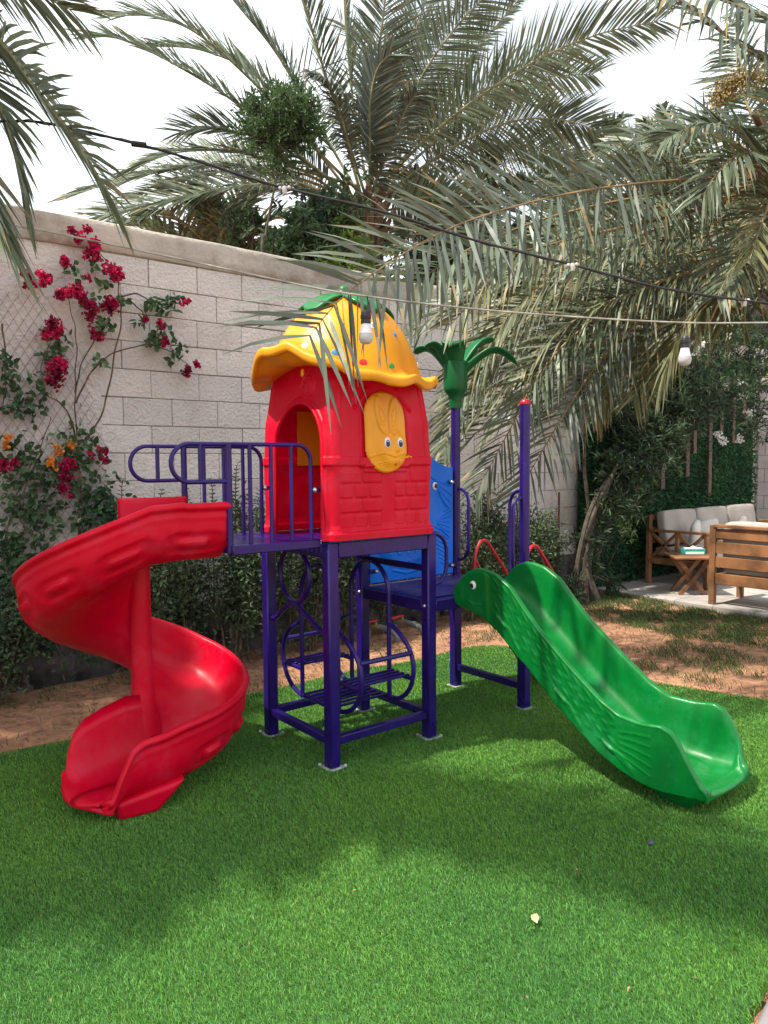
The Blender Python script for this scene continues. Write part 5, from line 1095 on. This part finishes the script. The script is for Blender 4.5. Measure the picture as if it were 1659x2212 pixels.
for x in (xa, xb):
    part('leg', [((x, yb_, GZ0), (x, yb_, .86), .065, .05)], SA); part('leg', [((x, yf_, GZ0), (x, yf_, .66), .065, .05)], SA)
    part('armrest', [((x, yb_, .675), (x, yf_-.03, .675), .075, .03)], SA)
    part('end_panel', [((x, yb_, .31), (x, yf_, .31), .045, .07), ((x, (yb_+yf_)/2, .34), (x, (yb_+yf_)/2, .66), .04, .04)]+[((x, ya, .345), (x, yb2, .655), .028, .035) for ya, yb2 in ((yb_-.03, (yb_+yf_)/2), ((yb_+yf_)/2, yb_-.03), ((yb_+yf_)/2, yf_+.03), (yf_+.03, (yb_+yf_)/2))], SA)
part('seat_frame', [((xa, yf_, .31), (xb, yf_, .31), .04, .08), ((xa, yb_, .31), (xb, yb_, .31), .04, .08)]+[((xa+.1+k*.2, yf_, .33), (xa+.1+k*.2, yb_, .33), .06, .02) for k in range(12)], SA)
part('backrest', [((xa, yb_, z), (xb, yb_, z), .025, .06) for z in (.82, .68, .54)], SA)
for k in range(3):
    x = xa+.05+(xb-xa-.1)*(k+.5)/3; wd = (xb-xa-.12)/3
    cushion('seat_cushion', (x, (yb_+yf_)/2, .415), (wd, yb_-yf_, .13), CU, SA); cushion('back_cushion', (x, yb_-.12, .70), (wd-.01, .15, .43), CU, SA, ax=[V(1, 0, 0), V(0, math.cos(.15), -math.sin(.15)), V(0, math.sin(.15), math.cos(.15))], r=.026)
for (x, y, z, rz, lab) in ((6.50, 1.72, .62, .35, 'white cushion lying nearest the left arm of the teak sofa'), (6.95, 1.80, .62, -.4, 'white cushion tilted point-up, second from the sofa arm'), (7.75, 1.78, .60, .2, 'white cushion farther right on the teak sofa')):
    ax = [nrm(V(math.cos(rz), math.sin(rz), .25)), None, None]; ax[1] = nrm(np.cross(V(-.15, -.2, 1), ax[0])); ax[2] = np.cross(ax[0], ax[1]); o = cushion('throw_pillow', (x, y, z), (.34, .13, .34), WP, None, ax=ax, r=.05); tag(o, lab, 'pillow', 'white pillows on the teak sofa')
# bench with its back to the camera
BB = thing('garden_bench', (5.6, 0, 0), 'teak sofa seen from behind at the right edge, slatted back towards the lawn', 'sofa')
x, y1_, y0_ = 5.36, .89, -1.25
for xx, hh_ in ((x, .85), (5.95, .64)):
    for yy in (y1_, y0_): part('leg', [((xx, yy, GZ0), (xx, yy, hh_), .055, .06)], BB)
part('backrest', [((x-.002, y1_-.01, .842), (x-.002, y0_, .842), .07, .03)]+[((x, y1_-.02, z), (x, y0_, z), .025, h_) for z, h_ in ((.765, .10), (.622, .115), (.475, .11), (.305, .11))], BB)
part('armrest', [((x+.02, y1_, .66), (6.0, y1_, .66), .07, .03)], BB); part('armrest', [((x+.02, y0_, .66), (6.0, y0_, .66), .07, .03)], BB)
part('seat_frame', [((x, yy, .30), (5.95, yy, .30), .035, .08) for yy in (y1_, y0_)]+[((5.95, y1_, .30), (5.95, y0_, .30), .04, .08)], BB)
for k in range(3):
    yy = y0_+.04+(y1_-y0_-.08)*(k+.5)/3; wd = (y1_-y0_-.1)/3; cushion('seat_cushion', (5.67, yy, .41), (.52, wd, .12), CU, BB); cushion('back_cushion', (5.46, yy, .665), (.13, wd-.01, .47), CU, BB, r=.045)
# side table on crossed legs
TB = thing('side_table', (5.85, 1.42, 0), 'small teak folding table on crossed legs between the two sofas', 'table', rz=0)
e1, e2 = nrm(V(.72, -.69, 0)), nrm(V(.69, .72, 0)); tc_ = V(5.80, 1.38, 0)
q = MB()
for k in range(5): q.box(tc_+e2*(-.2+.1*k)+V(0, 0, .45), (.46, .092, .02), ax=[e1, e2, V(0, 0, 1)], bev=.003)
q.build('table_top', WD, TB)
for s_ in (-1, 1):
    o_ = tc_+e2*s_*.14; part('leg', [(o_-e1*.15+V(0, 0, GZ0), o_+e1*.17+V(0, 0, .44), .03, .045)], TB); part('leg', [(o_+e2*.035+e1*.13+V(0, 0, GZ0), o_+e2*.035-e1*.17+V(0, 0, .44), .03, .045)], TB)
part('cross_bar', [(tc_-e2*.13+V(0, 0, .24), tc_+e2*.17+V(0, 0, .24), .02, .02)], TB)
TQ = mat('aqua_card', (.03, .34, .31), .5); q = MB(); q.box((0, 0, 0), (.23, .12, .07), bev=.006); o = q.build('body', TQ); o.name = 'tissue_box'
t = thing('tissue_box', tuple(tc_+e2*.04+e1*.04+V(0, 0, .497)), 'aqua and white tissue box on the small teak table', 'tissue box', rz=-.75); o.name = 'box_body'; o.parent = t
q = MB(); q.box((0, 0, .0375), (.19, .085, .006), bev=.002); q.box((0, -.0612, -.012), (.20, .003, .028), bev=.001); o = q.build('printed_panel', WHT, t, keep=False)
n_ = 10; q = MB(); q.tube(spline([(-.03, 0, .035), (.0, .005, .055), (.035, 0, .038)], 10), [.012]*11 if 0 else .010, 6); q.build('tissue', WP, t, keep=False)

# ============================================================ SMALL THINGS
GP = mat('grey_pvc', (.13, .145, .155), .45, var=.15); BRS = mat('dull_brass', (.30, .25, .15), .45, metal=.5, var=.2); RH = mat('red_lever', (.62, .03, .05), .4)
for (u, v, lab) in ((838, 1388, 'left grey water pipe elbow with red valve lever on the soil behind the tower'), (895, 1375, 'right grey water pipe elbow with red valve lever beside the right tower leg')):
    p = aty(u, v, 1.95); p[2] = 0; t = thing('water_valve', tuple(p), lab, 'water pipe', 'irrigation valves on the soil behind the tower')
    d = nrm(V(.35, -.9, 0)); b = MB(); b.tube(spline([p+V(0, 0, .10)-d*.08, p+V(0, 0, .09), p+d*.05+V(0, 0, .07), p+d*.085+V(0, 0, .03), p+d*.09+V(0, 0, -.04)], 24), .024, 14); b.tube([p+V(0, 0, .094)-d*.01, p+d*.02+V(0, 0, .086)], .029, 14); b.tube([p-d*.20+V(0, 0, .10), p-d*.19+V(0, 0, .10), p-d*.19+V(0, 0, -.05)], .02, 12); b.build('pipe', GP, t)
    b = MB(); b.tube([p-d*.18+V(0, 0, .10), p-d*.07+V(0, 0, .10)], [.026, .026], 8); b.tube([p-d*.12+V(0, 0, .1), p-d*.12+V(0, 0, .145)], .013, 8); b.build('valve_body', BRS, t)
    b = MB(); b.box(p-d*.12+V(-.05, .01, .15), (.17, .03, .012), rz=.25, bev=.002); b.build('lever', RH, t)
def groundpt(u, v, z=0): d = FW+RT*(u-829.5)/FD-UP*(v-1106)/FD; return CAM+d*(z-1.5)/d[2]
p = groundpt(1158, 1984, .022); P_ = leafset(np.array([p-V(.018, .02, 0)]), np.array([[.55, .8, .1]]), np.array([[-.3, .1, 1.]]), np.array([.052]), np.array([.026]), .25); o = leafmesh('fallen_leaf', P_, mat('dry_leaf', (.62, .42, .24), .7, var=.1)); tag(o, 'single pale tan fallen leaf lying on the near turf', 'leaf')
p = groundpt(758, 1536, .02); P_ = leafset(np.array([p]), np.array([[.8, .2, .0]]), np.array([[0., .1, 1.]]), np.array([.04]), np.array([.02]), .25); o = leafmesh('fallen_leaf', P_, mat('brown_leaf', (.30, .14, .06), .7, var=.1)); tag(o, 'small brown fallen leaf on the turf between the tower legs', 'leaf')
p = groundpt(1405, 1820, .018); b = MB(); b.ball(p, .012, 9, 6, sc=(1.3, 1, .7)); o = b.build('pebble', mat('dark_pebble', (.06, .06, .10), .5)); tag(o, 'small dark pebble on the turf in front of the green slide', 'pebble')
p = aty(1206, 1115, 2.3); b = MB(); b.tube([(p[0], 2.3, .0), (p[0]+.01, 2.3, 1.17)], .012, 7); tag(b.build('wooden_stake', mat('rust_stake', (.20, .05, .03), .8)), 'reddish brown stake against the wall left of the hedge panel', 'stake')
